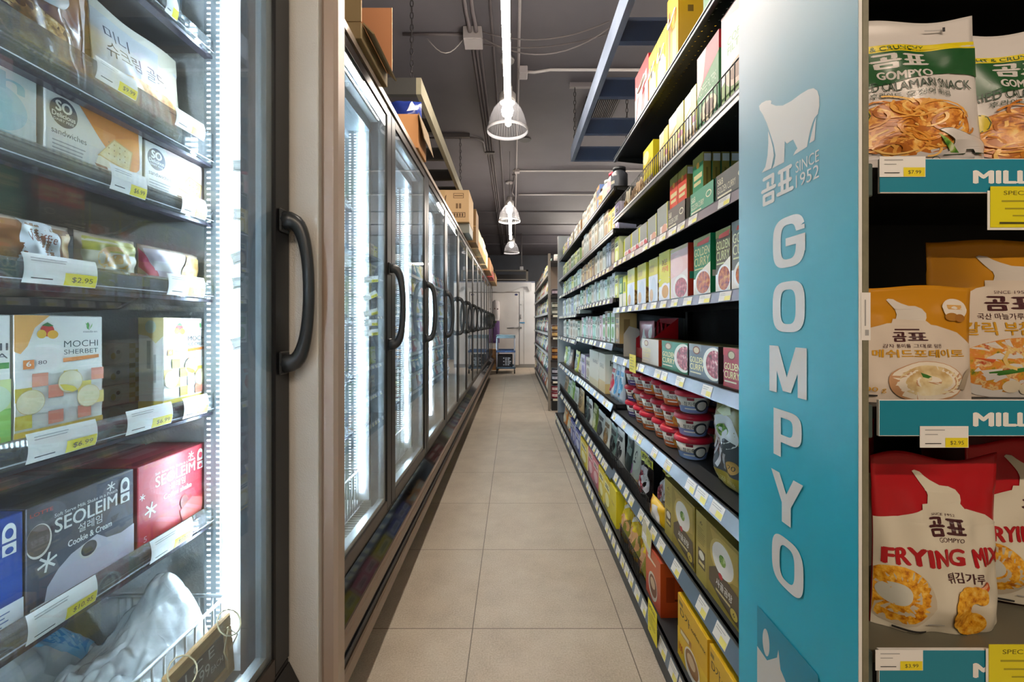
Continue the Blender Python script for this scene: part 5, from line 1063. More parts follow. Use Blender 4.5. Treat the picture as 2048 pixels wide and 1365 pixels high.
# gold soup cartons and black curry pouches
z = Z1[1]
def goldbox(w):
    DK = M('5a4c38', .4); GB = M('a08a34', .35, 0, .5)
    F = [('r', 0, 0, .27, 1, M('b09c48', .35)), ('t', '6', .10, .84, .17, .89, M('6a5a28', .4))] + bars(.05, .55, .24, .80, 8, M('8a7a3a', .5), 5) + [('r', .06, .22, .24, .48, DK), ('e', .15, .40, .07, .06, M('e8e4da', .4)), ('r', .08, .25, .22, .3, M('d8c88a', .4)),
         ('p', [(.36, .95), (.95, .95), (.95, .55), (.62, .45)], M('b89e48', .35)), ('e', .62, .66, .255, .245, M('c8b060', .35)), ('p', [(.34, .38), (.50, .50), (.95, .43), (.98, .05), (.62, .1), (.34, .2)], DK), ('e', .64, .66, .225, .215, M('eeebe4', .3)), ('e', .64, .66, .07, .07, F_GREEN), ('e', .60, .43, .045, .04, M('b8242c', .4)), ('t', '사골곰탕', .50, .25, .84, .36, WHITE, .02), ('r', .5, .18, .8, .21, M('d8c88a', .4)), ('e', .87, .15, .07, .065, M('c8b04a', .35)), ('t', '6', .85, .125, .89, .175, INK, .01)]
    return carton('soup_carton', w, .19, .218, GB, F, [('r', 0, 0, 1, 1, M('7a6a24', .4))], (), [('r', 0, 0, 1, 1, M('857430', .4)), ('r', .1, .3, .6, .7, M('6f6026', .4))])
G_(goldbox(.284), .603, 1.147, 1.433, z, 'gold soup carton with a white bowl, beside the teal pillar panel', 'soup carton', 'gold soup cartons')
G_(goldbox(.284), .603, 1.442, 1.728, z, 'gold soup carton with a white bowl, next to the black curry pouches', 'soup carton', 'gold soup cartons')
def blackpouch(seed, w=.19, h=.2):
    return pouch('curry_pouch', w, h, .06, M('1c1a1e', .25), [('r', 0, .78, 1, .97, M('d4d22c', .3)), ('t', '짜장', .1, .81, .45, .93, INK, .03), ('t', '카레', .55, .81, .9, .93, INK, .03), ('e', .5, .4, .42, .33, M('dfdde0', .25)), ('p', [(.1, .4), (.16, .16), (.5, .08), (.7, .2), (.5, .5), (.3, .62)], F_RED), ('e', .34, .5, .06, .04, M('6a1a2a', .3)), ('p', [(.0, .1), (.2, .2), (.4, .05), (.3, 0), (0, 0)], M('c86a2c', .3))], 'stand', seed, 14, 16, None, .03, wr=2.0)
o = blackpouch(131); o.rotation_euler.x = math.radians(-6); G_(o, .665, 1.79, 1.98, z + .004, 'black curry pouch with yellow header next to the gold soup carton', 'curry pouch', 'black curry pouches')
o = blackpouch(132); G_(o, .645, 1.995, 2.18, z, 'black curry pouch with yellow header behind the wire fence', 'curry pouch', 'black curry pouches')
o = pouch('curry_pouch', .19, .15, .05, M('24262a', .25), [('r', .2, .3, .8, .8, M('5a6a72', .3))], 'pillow', 133, 10, 10); G_(o, .72, 1.74, 1.93, z, 'dark grey pouch lying behind the first black curry pouch', 'curry pouch', 'black curry pouches')
o = pouch('noodle_pouch', .17, .085, .05, M('e2b41c', .3), [('p', [(.3, .1), (.9, .2), (.7, .9), (.4, .8)], M('e0d8d0', .3)), ('r', 0, .1, .2, .9, M('d8641c', .3))], 'pillow', 134, 10, 8); G_(o, .612, 1.733, 1.79 + .11, z, 'small yellow and orange pouch lying at the foot of the gold soup carton', 'noodle pouch')
o = pouch('rice_cake_bag', .17, .20, .07, M('c9cdc0', .2), [('e', .5, .62, .4, .3, M('d4dccb', .2)), ('t', '오', .4, .5, .6, .8, INK, .04), ('e', .3, .3, .2, .12, M('a868a0', .25)), ('r', 0, 0, 1, .14, M('d8b888', .3))], 'stand', 135, 12, 12); G_(o, .66, 2.195, 2.365, z, 'clear pale bag with purple base and a black character', 'bag')
o = pouch('noodle_pouch', .12, .2, .06, M('3d4a48', .3), [('p', [(.1, .9), (.9, .7), (.9, .5), (.1, .6)], M('9ab0a8', .3))], 'stand', 136, 8, 8); G_(o, .66, 2.375, 2.49, z, 'dark green pouch at the far end of the gold soup carton shelf', 'noodle pouch')
# base shelf: coffee mix, noodles
z = Z1[0]
def coffeemix(w, h=.205):
    return carton('coffee_mix_box', w, .16, h, M('e3b01e', .4), [('r', 0, .0, 1, .45, M('e8bc24', .4)), ('r', .06, .86, .2, .92, M('8a6a18', .4)), ('t', 'D가', .10, .70, .45, .84, INK, .0), ('t', 'coffee mix', .50, .74, .95, .80, M('4a3a10', .4), 0), ('p', [(.1, .40), (.5, .46), (.5, .55), (.1, .50)], M('b8803a', .4)), ('p', [(.12, .42), (.42, .46), (.42, .52), (.12, .48)], M('e8d8b0', .4)), ('e', .52, .2, .26, .24, M('efe6da', .35)), ('e', .52, .24, .22, .17, M('9a6a3a', .4)), ('e', .5, .26, .14, .09, M('d8b890', .4)), ('t', '100', .06, .12, .2, .24, M('b8301c', .4), .02)], [('r', 0, 0, 1, 1, M('d9a418', .4))])
G_(coffeemix(.148), .556, 1.083, 1.233, z, 'yellow coffee mix box beside the teal pillar panel', 'coffee box', 'yellow coffee mix boxes')
G_(coffeemix(.224), .556, 1.243, 1.469, z, 'yellow coffee mix box between another one and the orange box', 'coffee box', 'yellow coffee mix boxes')
o = carton('coffee_mix_box', .18, .18, .203, M('c8563a', .4), [('r', 0, .4, 1, 1, M('d4683f', .4)), ('p', [(.15, .74), (.7, .78), (.7, .82), (.15, .8)], M('f0d8c0', .4)), ('e', .5, .32, .3, .26, M('e6ddd2', .35)), ('e', .52, .34, .25, .2, M('7a4a30', .4)), ('e', .5, .38, .16, .1, M('d8c0a0', .4))], [('r', 0, 0, 1, 1, M('bf4a1c', .4)), ('r', .12, .28, .3, .75, M('9a3a14', .4)), ('r', .4, .56, .95, .58, M('6a2410', .4)), ('r', .3, .30, .95, .34, M('6a2410', .4)), ('r', .52, .06, .95, .18, WHITE)] + [('r', .55 + .05 * k, .07, .575 + .05 * k, .17, M('2a3a7a', .4)) for k in range(7)])
G_(o, .556, 1.639, 1.821, z, 'orange coffee mix box with a barcode on its side', 'coffee box')
for i, (ya, yb, h) in enumerate(((1.84, 1.985, .20), (1.99, 2.165, .22), (2.17, 2.32, .21))):
    o = pouch('noodle_bag', yb - ya - .004, h, .08, M('dba21e', .22), [('r', 0, .55, 1, .8, M('e8cf3a', .25)), ('e', .5, .35, .4, .25, M('d8a878', .3)), ('p', [(.1, .7), (.8, .95), (.9, .9), (.2, .62)], M('e8e4d8', .15)), ('p', [(.6, .1), (.95, .1), (.95, .6), (.7, .5)], M('8a8a3a', .3)), ('e', .3, .2, .2, .1, M('7a4a3a', .3))], 'stand', 140 + i, 12, 12, None, .03, wr=2.2)
    G_(o, .60, ya, yb, z, f'yellow and orange noodle bag, {ORD[i]} past the orange coffee mix box', 'noodle bag', 'noodle bags on the base shelf')
for i, (ya, yb, c, nm) in enumerate(((2.345, 2.49, 'e3d028', 'yellow'),)):
    G_(carton('coffee_mix_box', yb - ya - .003, .14, .203, M(c, .4), [('t', 'Maxim', .3, .5, .7, .6, M('a88a1c', .4), 0)], ()), .556, ya, yb, z, 'plain yellow box next to the noodle bags on the base shelf', 'coffee box', 'plain yellow boxes on the base shelf')
mb = MB(); mb.box(-.05, .05, 0, .0012, -.045, .075, TAGY); mb.draw(plane_S((-.05, 0, -.045), (.1, 0, 0), (0, 0, .12), (0, -1, 0)), [('t', 'SPECIAL', .15, .8, .85, .9, INK, 0), ('t', '$', .2, .1, .3, .2, INK, 0)] + bars(.12, .3, .85, .7, 5, M('a89a18', .5), 2)); o = mb.build('price_sign'); tag(o, 'yellow special price sign on the base shelf edge below the orange box', 'price sign', 'yellow price signs'); o.location = (.512, 1.60, .128); o.rotation_euler.z = RZ_W
mb = MB(); mb.box(-.06, .06, 0, .0012, -.05, .05, M('dcd8c0', .15)); mb.draw(plane_S((-.06, 0, -.05), (.12, 0, 0), (0, 0, .1), (0, -1, 0)), [('r', .45, .3, .95, .95, M('d8d070', .3)), ('p', [(.1, .1), (.6, .3), (.5, .5), (.1, .4)], WHITE)]); o = mb.build('price_sign'); tag(o, 'square price sign in a clear sleeve by the gold soup carton', 'price sign', 'yellow price signs'); o.location = (.552, 1.80, .36); o.rotation_euler = (0, math.radians(12), RZ_W)
# ---- far bays: rows of small packs
SHN = ['base', 'lowest', 'second', 'third', 'fourth', 'fifth', 'sixth', 'top']
BN = ['curry', 'middle', 'last']
def rowfill(bi, li, y0, y1, spec, h, X=.607, jit=.012, wmin=.07, wmax=.12, kind='box', gap=.003, d=.1):
    rd = random.Random(bi * 100 + li * 10 + int(y0 * 7)); y = y0; n = rowfill.n.get((bi, li), 0)
    xx_ = X if li else .556
    while y < y1 - wmin * .8:
        w = min(rd.uniform(wmin, wmax), y1 - y)
        c1, c2, nm = spec[n % len(spec)]
        hh = h + rd.uniform(-jit, jit)
        if kind == 'pouch':
            o = pouch('food_pouch', w - gap, hh, .06, M(c1, .28), [('e', .5, .42, .36, .26, M(c2, .3)), ('r', .15, .72, .85, .84, M(c2, .3)), ('r', .3, .2, .7, .26, INK)], 'stand', n + bi * 7 + li, 8, 8, L=.2); what = 'pouch'
        else:
            ops = [('r', .08, .62, .92, .86, M(c2, .45)), ('r', .2, .68, .8, .74, M('6a6a5c', .5)), ('r', .2, .76, .7, .8, M('6a6a5c', .5)), ('e', .5, .34, .34, .2, M(c2, .45)), ('r', .1, .06, .6, .12, M('8a8a80', .5))]
            o = carton('food_box', w - gap, d, hh, M(c1, .42), ops[: (5 if w > .05 else 3)], [('r', .0, .0, 1, 1, M(c2, .45)), ('r', .25, .25, .6, .8, M(c1, .45))], (), (), .001); what = 'box'
        G_(o, xx_ + rd.uniform(0, .008) + (.035 if kind == 'pouch' else 0), y, y + w - gap, LEV[bi][li], f'{nm} {what}, {ORD[n]} along the {SHN[li]} shelf of the {BN[bi]} bay', 'packet', f'packs on the {SHN[li]} shelf of the {BN[bi]} bay')
        y += w; n += 1
    rowfill.n[(bi, li)] = n
rowfill.n = {}
PG = ('d6dcc0', '9ab070', 'pale green'); WH = ('dfe0da', 'b8beb4', 'white'); OR_ = ('c8964a', 'e0c890', 'orange-brown'); BR = ('7a5c44', 'c8b090', 'brown'); GB2 = ('7f8ea2', 'c0c8d4', 'grey-blue'); LM = ('d8dc50', 'eef0c0', 'lime'); TE = ('8fb8b0', 'd8e8e0', 'teal-tinted'); CRM = ('e0d8c4', 'b8a888', 'cream'); PK = ('d8b0b8', 'f0e0e4', 'pink'); MT = ('7ccab0', 'd8f0e8', 'mint'); BE = ('dcc4a4', 'b08a60', 'beige'); PU = ('8a7ab8', 'd8d0e8', 'purple'); DG = ('2f6a3a', 'd8e0c8', 'dark green'); YL = ('dcc41c', 'f0e8b0', 'yellow'); BL = ('3a4a9a', 'c8ccE0'.lower(), 'blue'); PIK = ('d06a78', 'f0c8cc', 'rose'); WG = ('dfe8dc', '7aa860', 'white and green')
# middle bay
rowfill(1, 7, 3.09, 3.30, [('c8a070', '6a86c0', 'brown'), CRM], .19, wmin=.1, wmax=.11); rowfill(1, 7, 3.32, 3.93, [CRM, BE, WH, BE], .16, wmin=.11, wmax=.15)
rowfill(1, 6, 2.51, 2.62, [PU], .16, wmin=.1, wmax=.11); rowfill(1, 6, 2.63, 2.78, [YL], .15, wmin=.07, wmax=.08); rowfill(1, 6, 2.8, 3.93, [WH, CRM, WH, BE, WH], .195, wmin=.10, wmax=.14)
rowfill(1, 5, 2.51, 2.72, [LM, BR], .175, wmin=.1, wmax=.11); rowfill(1, 5, 2.72, 2.86, [GB2], .17, wmin=.06, wmax=.07); rowfill(1, 5, 2.88, 3.3, [WH, CRM], .165, wmin=.08, wmax=.1); rowfill(1, 5, 3.3, 3.93, [BR, OR_, BE, OR_], .16, wmin=.07, wmax=.1)
rowfill(1, 4, 2.51, 2.6, [LM], .14, wmin=.08, wmax=.09); rowfill(1, 4, 2.62, 3.3, [TE, WH, WH, PG], .15, wmin=.06, wmax=.09); rowfill(1, 4, 3.31, 3.93, [OR_, CRM, DG, WG, GB2], .145, wmin=.06, wmax=.1)
def slim(bi, li, y0, y1, spec, h): rowfill(bi, li, y0, y1, spec, h, wmin=.055, wmax=.07)
rowfill(1, 3, 2.51, 2.72, [('8a6a3c', 'b89860', 'kraft brown'), WG], .185, wmin=.1, wmax=.11); rowfill(1, 3, 2.73, 3.0, [WG, BR], .19, wmin=.08, wmax=.09); slim(1, 3, 3.02, 3.9, [WH, MT, MT, PK, WH, PK, WH], .165)
G_(carton('coffee_box', .21, .16, .262, M('dcd6c4', .4), [('r', 0, 0, 1, .3, M('d8c090', .4)), ('t', 'KANU', .2, .62, .8, .74, M('4a453a', .4), 0)], [('r', 0, 0, 1, .25, M('d8b878', .4)), ('t', 'K', .2, .7, .5, .84, M('4a453a', .4), 0)]), .607, 2.865, 3.078, LEV[1][2], 'tall ivory coffee box beside the blue-white drink pouches', 'coffee box', 'tall ivory coffee boxes')
G_(carton('coffee_box', .36, .16, .262, M('dcd6c4', .4), [('r', 0, 0, 1, .2, M('d8c8a0', .4)), ('t', 'KANU', .42, .66, .92, .76, M('4a453a', .4), 0)], [('r', 0, 0, 1, .25, M('d8b878', .4))]), .607, 3.09, 3.453, LEV[1][2], 'wide ivory coffee box past the narrower ivory one', 'coffee box', 'tall ivory coffee boxes')
rowfill(1, 2, 2.51, 2.85, [('d8e2ec', '58a8d8', 'blue and white'), ('c8d8e8', '4a98d0', 'sky blue'), ('e0e6ea', 'c83a4a', 'white and red')], .215, kind='pouch', wmin=.1, wmax=.12)
rowfill(1, 2, 3.47, 3.93, [('d0c4cc', '9a86b0', 'lavender'), CRM], .19, wmin=.18, wmax=.22)
rowfill(1, 1, 2.51, 3.93, [('dfe0d8', '2a2e30', 'white and black'), ('7f9a90', '1f2426', 'dark teal'), ('d8d4c4', '8a6a3a', 'cream and brown'), ('c8ccc8', '3a3c3e', 'silver'), ('8a9a4a', 'd8d8b0', 'olive')], .215, kind='pouch', wmin=.17, wmax=.24)
rowfill(1, 0, 2.505, 2.86, [YL, YL], .195, wmin=.16, wmax=.18); rowfill(1, 0, 2.87, 3.27, [PIK, PIK], .195, wmin=.19, wmax=.2); rowfill(1, 0, 3.28, 3.62, [YL], .18, wmin=.3, wmax=.33); rowfill(1, 0, 3.66, 3.92, [BL], .19, wmin=.22, wmax=.26)
# last bay
rowfill(2, 7, 3.96, 4.4, [BE, CRM, WH], .15, wmin=.12, wmax=.15); rowfill(2, 7, 4.45, 5.35, [LM, PU, OR_, CRM], .14, wmin=.12, wmax=.18)
rowfill(2, 6, 3.96, 5.38, [PG, LM, PG, WG, CRM], .15, wmin=.14, wmax=.22)
rowfill(2, 5, 3.96, 5.38, [TE, PG, WG, LM, TE], .15, wmin=.1, wmax=.18)
rowfill(2, 4, 3.96, 5.38, [WH, CRM, WH, PG, GB2], .18, wmin=.09, wmax=.14)
rowfill(2, 3, 3.96, 5.38, [DG, CRM, CRM, BE, CRM], .19, wmin=.13, wmax=.2)
rowfill(2, 2, 3.96, 4.6, [BR, ('d8d84a', '5a5a3a', 'lime and black')], .2, kind='pouch', wmin=.2, wmax=.28); rowfill(2, 2, 4.62, 5.38, [WG, LM, BR], .21, kind='pouch', wmin=.2, wmax=.28)
rowfill(2, 1, 3.96, 5.38, [('d0b080', '8a6a3a', 'tan'), WH, ('8ab84a', 'd8e8c0', 'leaf green'), WG], .20, kind='pouch', wmin=.2, wmax=.3)
rowfill(2, 0, 3.96, 4.3, [BL], .19, wmin=.14, wmax=.17); rowfill(2, 0, 4.35, 5.0, [('d88a3a', 'c8c8b0', 'orange')], .17, kind='pouch', wmin=.3, wmax=.33)

# ------------------------------------------------------------------ teal pillar panel and end-cap shelving
XP, YN, YF = .551, .693, 1.0605
def panel_mat():
    m, nt, N, out = nodes('printed_teal_panel')
    tc = N('ShaderNodeTexCoord'); sp = N('ShaderNodeSeparateXYZ'); nt.links.new(tc.outputs['Object'], sp.inputs[0])
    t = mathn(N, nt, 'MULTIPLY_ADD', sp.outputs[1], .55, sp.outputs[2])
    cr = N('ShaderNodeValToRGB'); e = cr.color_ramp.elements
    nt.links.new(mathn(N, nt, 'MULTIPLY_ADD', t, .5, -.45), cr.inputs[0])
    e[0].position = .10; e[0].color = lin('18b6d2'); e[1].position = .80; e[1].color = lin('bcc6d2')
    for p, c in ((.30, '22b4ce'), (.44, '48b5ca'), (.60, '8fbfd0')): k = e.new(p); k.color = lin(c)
    n = N('ShaderNodeTexNoise', Scale=9.0, Detail=4.0); nt.links.new(tc.outputs['Object'], n.inputs[0])
    b = N('ShaderNodeBsdfPrincipled'); nt.links.new(mathn(N, nt, 'MULTIPLY_ADD', n.outputs[0], .2, .28), b.inputs['Roughness'])
    nt.links.new(cr.outputs[0], b.inputs['Base Color']); nt.links.new(b.outputs[0], out.inputs[0]); return m
E0 = empty('end_cap_shelving', (XP, YN, 0)); tag(E0, 'end-cap shelving unit with teal side panel, bags of mix on it', 'shelving')
def BE_(mb, name, parent=None):
    o = mb.build(name, parent or E0); o.location = (-XP, -YN, 0) if parent is None else (0, 0, 0); return o
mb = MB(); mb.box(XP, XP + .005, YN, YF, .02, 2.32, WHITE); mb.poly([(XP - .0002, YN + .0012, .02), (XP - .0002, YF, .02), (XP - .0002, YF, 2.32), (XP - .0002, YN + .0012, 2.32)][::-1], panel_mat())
def PS(px, py): y = yx(px, XP); return ((YF - y) / (YF - YN), (zz(py, y) - .02) / 2.3)
def PV(pts, ox, oy, sc_): return [PS(ox + a / sc_, oy + b / sc_) for a, b in pts]
def pr(y0, z0, y1, z1): return ((YF - y0) / (YF - YN), (z0 - .02) / 2.3, (YF - y1) / (YF - YN), (z1 - .02) / 2.3)
bearA = PV([(190, 690), (207, 670), (235, 655), (262, 652), (272, 657), (268, 675), (300, 688), (345, 686), (400, 657), (460, 612), (510, 582), (545, 573), (570, 590), (582, 630), (583, 690), (574, 740), (553, 765), (538, 800), (524, 850), (512, 905), (503, 955), (412, 1012), (425, 985), (440, 965), (418, 920), (412, 908), (372, 935), (358, 918), (354, 1055), (275, 1097), (290, 1065), (298, 1010), (286, 940), (262, 865), (240, 800), (215, 745), (195, 715)], 1460, 0, 3.25)
bearB = PV([(562, 762), (552, 912), (518, 932), (530, 880), (548, 805)], 1460, 0, 3.25); bearC = PV([(250, 852), (268, 905), (282, 962), (288, 1010), (270, 1095), (208, 1125), (232, 1085), (246, 1010), (251, 930)], 1460, 0, 3.25)
PW = M('ece9e6', .4)
ops = [('p', bearA, PW), ('p', bearB, PW), ('p', bearC, PW), ('t', '곰표', *pr(yx(1523, XP), 1.497, yx(1588, XP), 1.560), PW, .045), ('t', 'SINCE', *pr(yx(1592, XP), 1.533, yx(1639, XP), 1.5545), PW, .0), ('t', '1952', *pr(yx(1592.5, XP), 1.5035, yx(1639, XP), 1.5285), PW, .0)]
for ch, zc_, ya, yb in (('G', 1.404, .9205, .8187), ('O', 1.274, .921, .8195), ('M', 1.1455, .9327, .8139), ('P', 1.015, .9175, .828), ('Y', .8846, .9255, .8235), ('O', .7565, .9225, .8225)):
    hh = .0508 if ch in 'GO' else .0485
    u0, v0, u1, v1 = pr(ya, zc_ - hh, yb, zc_ + hh); W = lambda pts: [(u0 + a * (u1 - u0), v0 + b * (v1 - v0)) for a, b in pts]
    se = lambda t, rx, ry, e: (.5 + rx * math.copysign(abs(math.cos(t)) ** e, math.cos(t)), .5 + ry * math.copysign(abs(math.sin(t)) ** e, math.sin(t)))
    if ch == 'O': ts = [2 * math.pi * i / 60 for i in range(61)]
    if ch == 'G': ts = [math.radians(24) + math.radians(336) * i / 60 for i in range(61)]
    if ch in 'OG': ops.append(('g', W([se(t, .5, .5, .62) for t in ts]), W([se(t, .235, .34, .62) for t in ts]), PW))
    if ch == 'G': ops += [('r', *W([(.42, .42)])[0], *W([(1.0, .58)])[0], PW), ('r', *W([(.735, .25)])[0], *W([(1.0, .52)])[0], PW), ('r', *W([(.735, .665)])[0], *W([(.985, .75)])[0], PW)]
    if ch == 'M': ops += [('p', W([(0, 0), (.22, 0), (.22, 1), (0, 1)]), PW), ('p', W([(.78, 0), (1, 0), (1, 1), (.78, 1)]), PW), ('p', W([(0, 1), (.27, 1), (.61, .06), (.39, .06)]), PW), ('p', W([(.73, 1), (1, 1), (.61, .06), (.39, .06)]), PW)]
    if ch == 'P':
        ts = [math.pi / 2 - math.pi * i / 24 for i in range(25)]; c = lambda t, rx, ry: (.5 + rx * max(0, math.cos(t)) ** .6, .66 + ry * math.copysign(abs(math.sin(t)) ** .6, math.sin(t)))
        ops += [('r', *W([(0, 0)])[0], *W([(.28, 1)])[0], PW), ('g', W([c(t, .5, .34) for t in ts]), W([c(t, .20, .18) for t in ts]), PW), ('r', *W([(.2, .84)])[0], *W([(.5, 1)])[0], PW), ('r', *W([(.2, .32)])[0], *W([(.5, .48)])[0], PW)]
    if ch == 'Y': ops += [('p', W([(0, 1), (.28, 1), (.5, .62), (.72, 1), (1, 1), (.64, .40), (.64, 0), (.36, 0), (.36, .40)]), PW)]
yl, yr = yx(1516, XP), yx(1638, XP)
q = lambda y, z: ((YF - y) / (YF - YN), (z - .02) / 2.3)
ops += [('r', *pr(yl, .12, yr, .607), M('0f93b0', .4)), ('p', [q(yl, .12), q(yl, .515), q(.94, .512), q(.905, .545), q(.900, .565), q(.893, .53), q(.86, .508), q(.835, .45), q(.83, .12)], M('dcdad4', .4)), ('e', *q(.944, .548), .035, .0125, M('d4d4ce', .4)), ('t', '곰표 밀가루', *pr(.90, .435, .842, .47), M('4a3038', .4), .02), ('p', [q(.91, .36), q(.85, .40), q(.85, .385), q(.91, .34)], M('2a7a90', .4))]
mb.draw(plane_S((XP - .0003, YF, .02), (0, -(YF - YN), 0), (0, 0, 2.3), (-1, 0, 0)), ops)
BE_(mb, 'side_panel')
PUTTY = noisy('putty_metal', '77745f', '838069', 40, .45, .1, 300)
mb = MB(); mb.box(XP + .0055, XP + .0165, YN, YF, 0, 2.33, PUTTY, .001); BE_(mb, 'side_upright')
mb = MB(); mb.box(1.42, 1.44, YN, YF, 0, 2.33, PUTTY); BE_(mb, 'side_upright')
mb = MB(); mb.box(XP + .018, 1.42, 1.045, 1.0605, .02, 2.33, M('131415', .5)); BE_(mb, 'back_panel')
mb = MB(); mb.box(XP + .018, 1.42, .72, 1.045, 0, .10, M('2a2b2b', .5)); BE_(mb, 'base')
EZ = [1.497, 1.104, .703, .32, 1.9]
for k, z in enumerate(EZ):
    mb = MB(); mb.box(XP + .018, 1.419, .715, 1.044, z - .02, z, M('6a6757' if k == 2 else '1b1c1c', .45)); mb.box(XP + .02, XP + .034, .706, .716, z - .05, z + .004, M('4f5f5c', .4, .3), .002)
    s = BE_(mb, 'shelf')
    mb = MB(); z1 = [1.5055, 1.1177, .716, .33, 1.91][k]; z0_ = [1.4505, 1.0595, .655, .27, 1.85][k]
    mb.box(.588 if k else .590, 1.41, .699, .7035, z0_, z1, WHITE); mb.box(.589, 1.409, .6986, .699, z0_ + .0012, z1 - .0012, M('1389a3', .4))
    mb.draw(plane_S((.589, .6985, z0_), (.82, 0, 0), (0, 0, z1 - z0_), (0, -1, 0)), [('t', 'MILLS', .182, .26, .322, .66, WHITE, .05)] if k < 3 else [])
    BE_(mb, 'sign_strip', s)
def elabel(x0, x1, z0, z1, price, label, yv=.6975, rot=0.0, yellow=True):
    w, h = x1 - x0, z1 - z0; mb = MB(); mb.box(-w / 2, w / 2, 0, .0007, 0, h, TAGW)
    mb.draw(plane_S((-w / 2, 0, 0), (w, 0, 0), (0, 0, h), (0, -1, 0)), ([('r', .52, .02, .985, .46, TAGY), ('t', price, .62, .12, .9, .32, INK, .0)] if yellow else []) + bars(.1, .76, .72, .9, 1, GREYINK, 3) + bars(.1, .56, .5, .68, 1, GREYINK, 4) + bars(.1, .14, .5, .26, 1, INK, 5))
    o = mb.build('price_label'); tag(o, label, 'price label', 'white price labels on the end cap'); o.location = ((x0 + x1) / 2, yv, z0); o.rotation_euler.y = rot; return o
k_ = .6975
elabel(xx(1759, k_), xx(1851, k_), zz(354, k_), zz(313, k_), '$7.99', 'white price label with yellow corner below the fried snack bags')
elabel(xx(1840, k_), xx(1937, k_), zz(896, k_), zz(853, k_), '$2.95', 'white price label with yellow corner hanging below the middle teal strip')
elabel(xx(1751, k_), xx(1846, k_), zz(1342, k_), zz(1301, k_), '$3.99', 'white price label with yellow corner below the frying mix bags')
mb = MB(); mb.box(-.0075, .0075, 0, .0006, 0, .076, TAGW); mb.draw(plane_S((-.0075, 0, 0), (.015, 0, 0), (0, 0, .076), (0, -1, 0)), [('r', .35, .3, .5, .85, GREYINK), ('r', .4, .1, .8, .22, GREYINK)]); o = mb.build('price_label'); tag(o, 'narrow white label stuck upright on the putty-coloured shelf upright', 'price label', 'white price labels on the end cap'); o.location = (xx(1734, .69), .6922, zz(681, .692))
def special(x0, x1, z0, z1, lab):
    w, h = x1 - x0, z1 - z0; mb = MB(); mb.box(-w / 2, w / 2, 0, .0006, 0, h, M('e9dd18', .4)); mb.box(-w / 2 - .004, w / 2, .0008, .0013, -.004, h * .9, WHITE)
    mb.draw(plane_S((-w / 2, 0, 0), (w, 0, 0), (0, 0, h), (0, -1, 0)), [('t', 'SPECIAL', .24, .79, .86, .89, M('6a6410', .5), 0), ('r', .2, .62, .85, .66, M('a89e20', .5)), ('r', .26, .44, .8, .475, M('a89e20', .5)), ('r', .4, .27, .7, .30, M('a89e20', .5)), ('r', .16, .08, .85, .13, M('4a4610', .5))])
    o = mb.build('price_sign'); tag(o, lab, 'price sign', 'yellow special signs on the end cap'); o.location = ((x0 + x1) / 2, .696, z0); return o
special(xx(1981, .696), xx(2090, .696), zz(455, .696), zz(373, .696), 'yellow special sign hanging under the upper teal strip')
special(xx(1978, .696), xx(2090, .696), zz(1380, .696), zz(1290, .696), 'yellow special sign on the bottom teal strip')
def place(o, x, y, z, label, group, rz=0, ry=0.0):
    tag(o, label, 'food bag', group); o.location = (x, y, z + .0008); o.rotation_euler = (0, ry, rz); return o
BAGW = M('d9d4d0', .26); GRN = M('24592f', .28); NM = [M(c, .3) for c in ('d88a2c', 'f0b050', 'b86a1c', 'f8c870', 'e09a3c')]
OUTL = M('24402c', .35)
def calamari(seed):
    ops = [('r', 0, .79, 1, .835, M('e6d21a', .3)), ('p', [(0, .79), (1, .79), (1, .595), (.75, .62), (.45, .60), (.2, .555), (0, .53)], GRN), ('t', '곰표', .20, .675, .62, .775, BAGW, .05), ('t', 'GOMPYO', .22, .60, .62, .655, BAGW, .045), ('t', 'LIGHT & CRUNCHY', .02, .797, .6, .825, GRN, 0), ('t', 'FRIED CALAMARI SNACK', .02, .505, .90, .565, OUTL, .004, .022), ('t', '후라이드 오징어 튀김', .14, .465, .74, .505, OUTL, .006, .010),
           ('e', .42, .06, .62, .065, M('c9c4c2', .28)), ('e', .40, .27, .43, .185, M('b86a1a', .32)), ('e', .41, .28, .41, .175, F_NOOD)] + strands(.41, .275, .52, .225, 46, NM, seed) + [('e', .07, .37, .075, .06, M('d8c01e', .3)), ('a', .07, .37, .07, .056, 0, 6.28, .06, OUTL),
           bear(.58, .075, .985, .245, OUTL), bear(.588, .08, .975, .24, BAGW), ('p', [(.57, .215), (.66, .14), (.72, .085), (.66, .09), (.60, .15)], F_GREEN)] + [('a', .28 + .13 * k, .02, .055, .045, .2, 2.95, .05, OUTL) for k in range(3)] + [('r', .62, .93, .76, .937, GREYINK), ('r', .755, .92, .775, .95, INK)]
    return pouch('snack_bag', .25, .272, .062, BAGW, ops, 'stand', seed, 26, 30, None, .035, 0, .006, .05, .0011, 1.4)
place(calamari(201), .717, .778, EZ[0] + .0105, 'white and green fried snack bag with polar bear, beside the teal pillar panel', 'fried snack bags', ry=math.radians(-4))
place(calamari(202), .952, .80, EZ[0] + .008, 'white and green fried snack bag with polar bear, cut by the edge', 'fried snack bags', ry=math.radians(-3))
MUST = M('c98a12', .3); PALE = M('ddd0c0', .26); BRN = M('4a2024', .35)
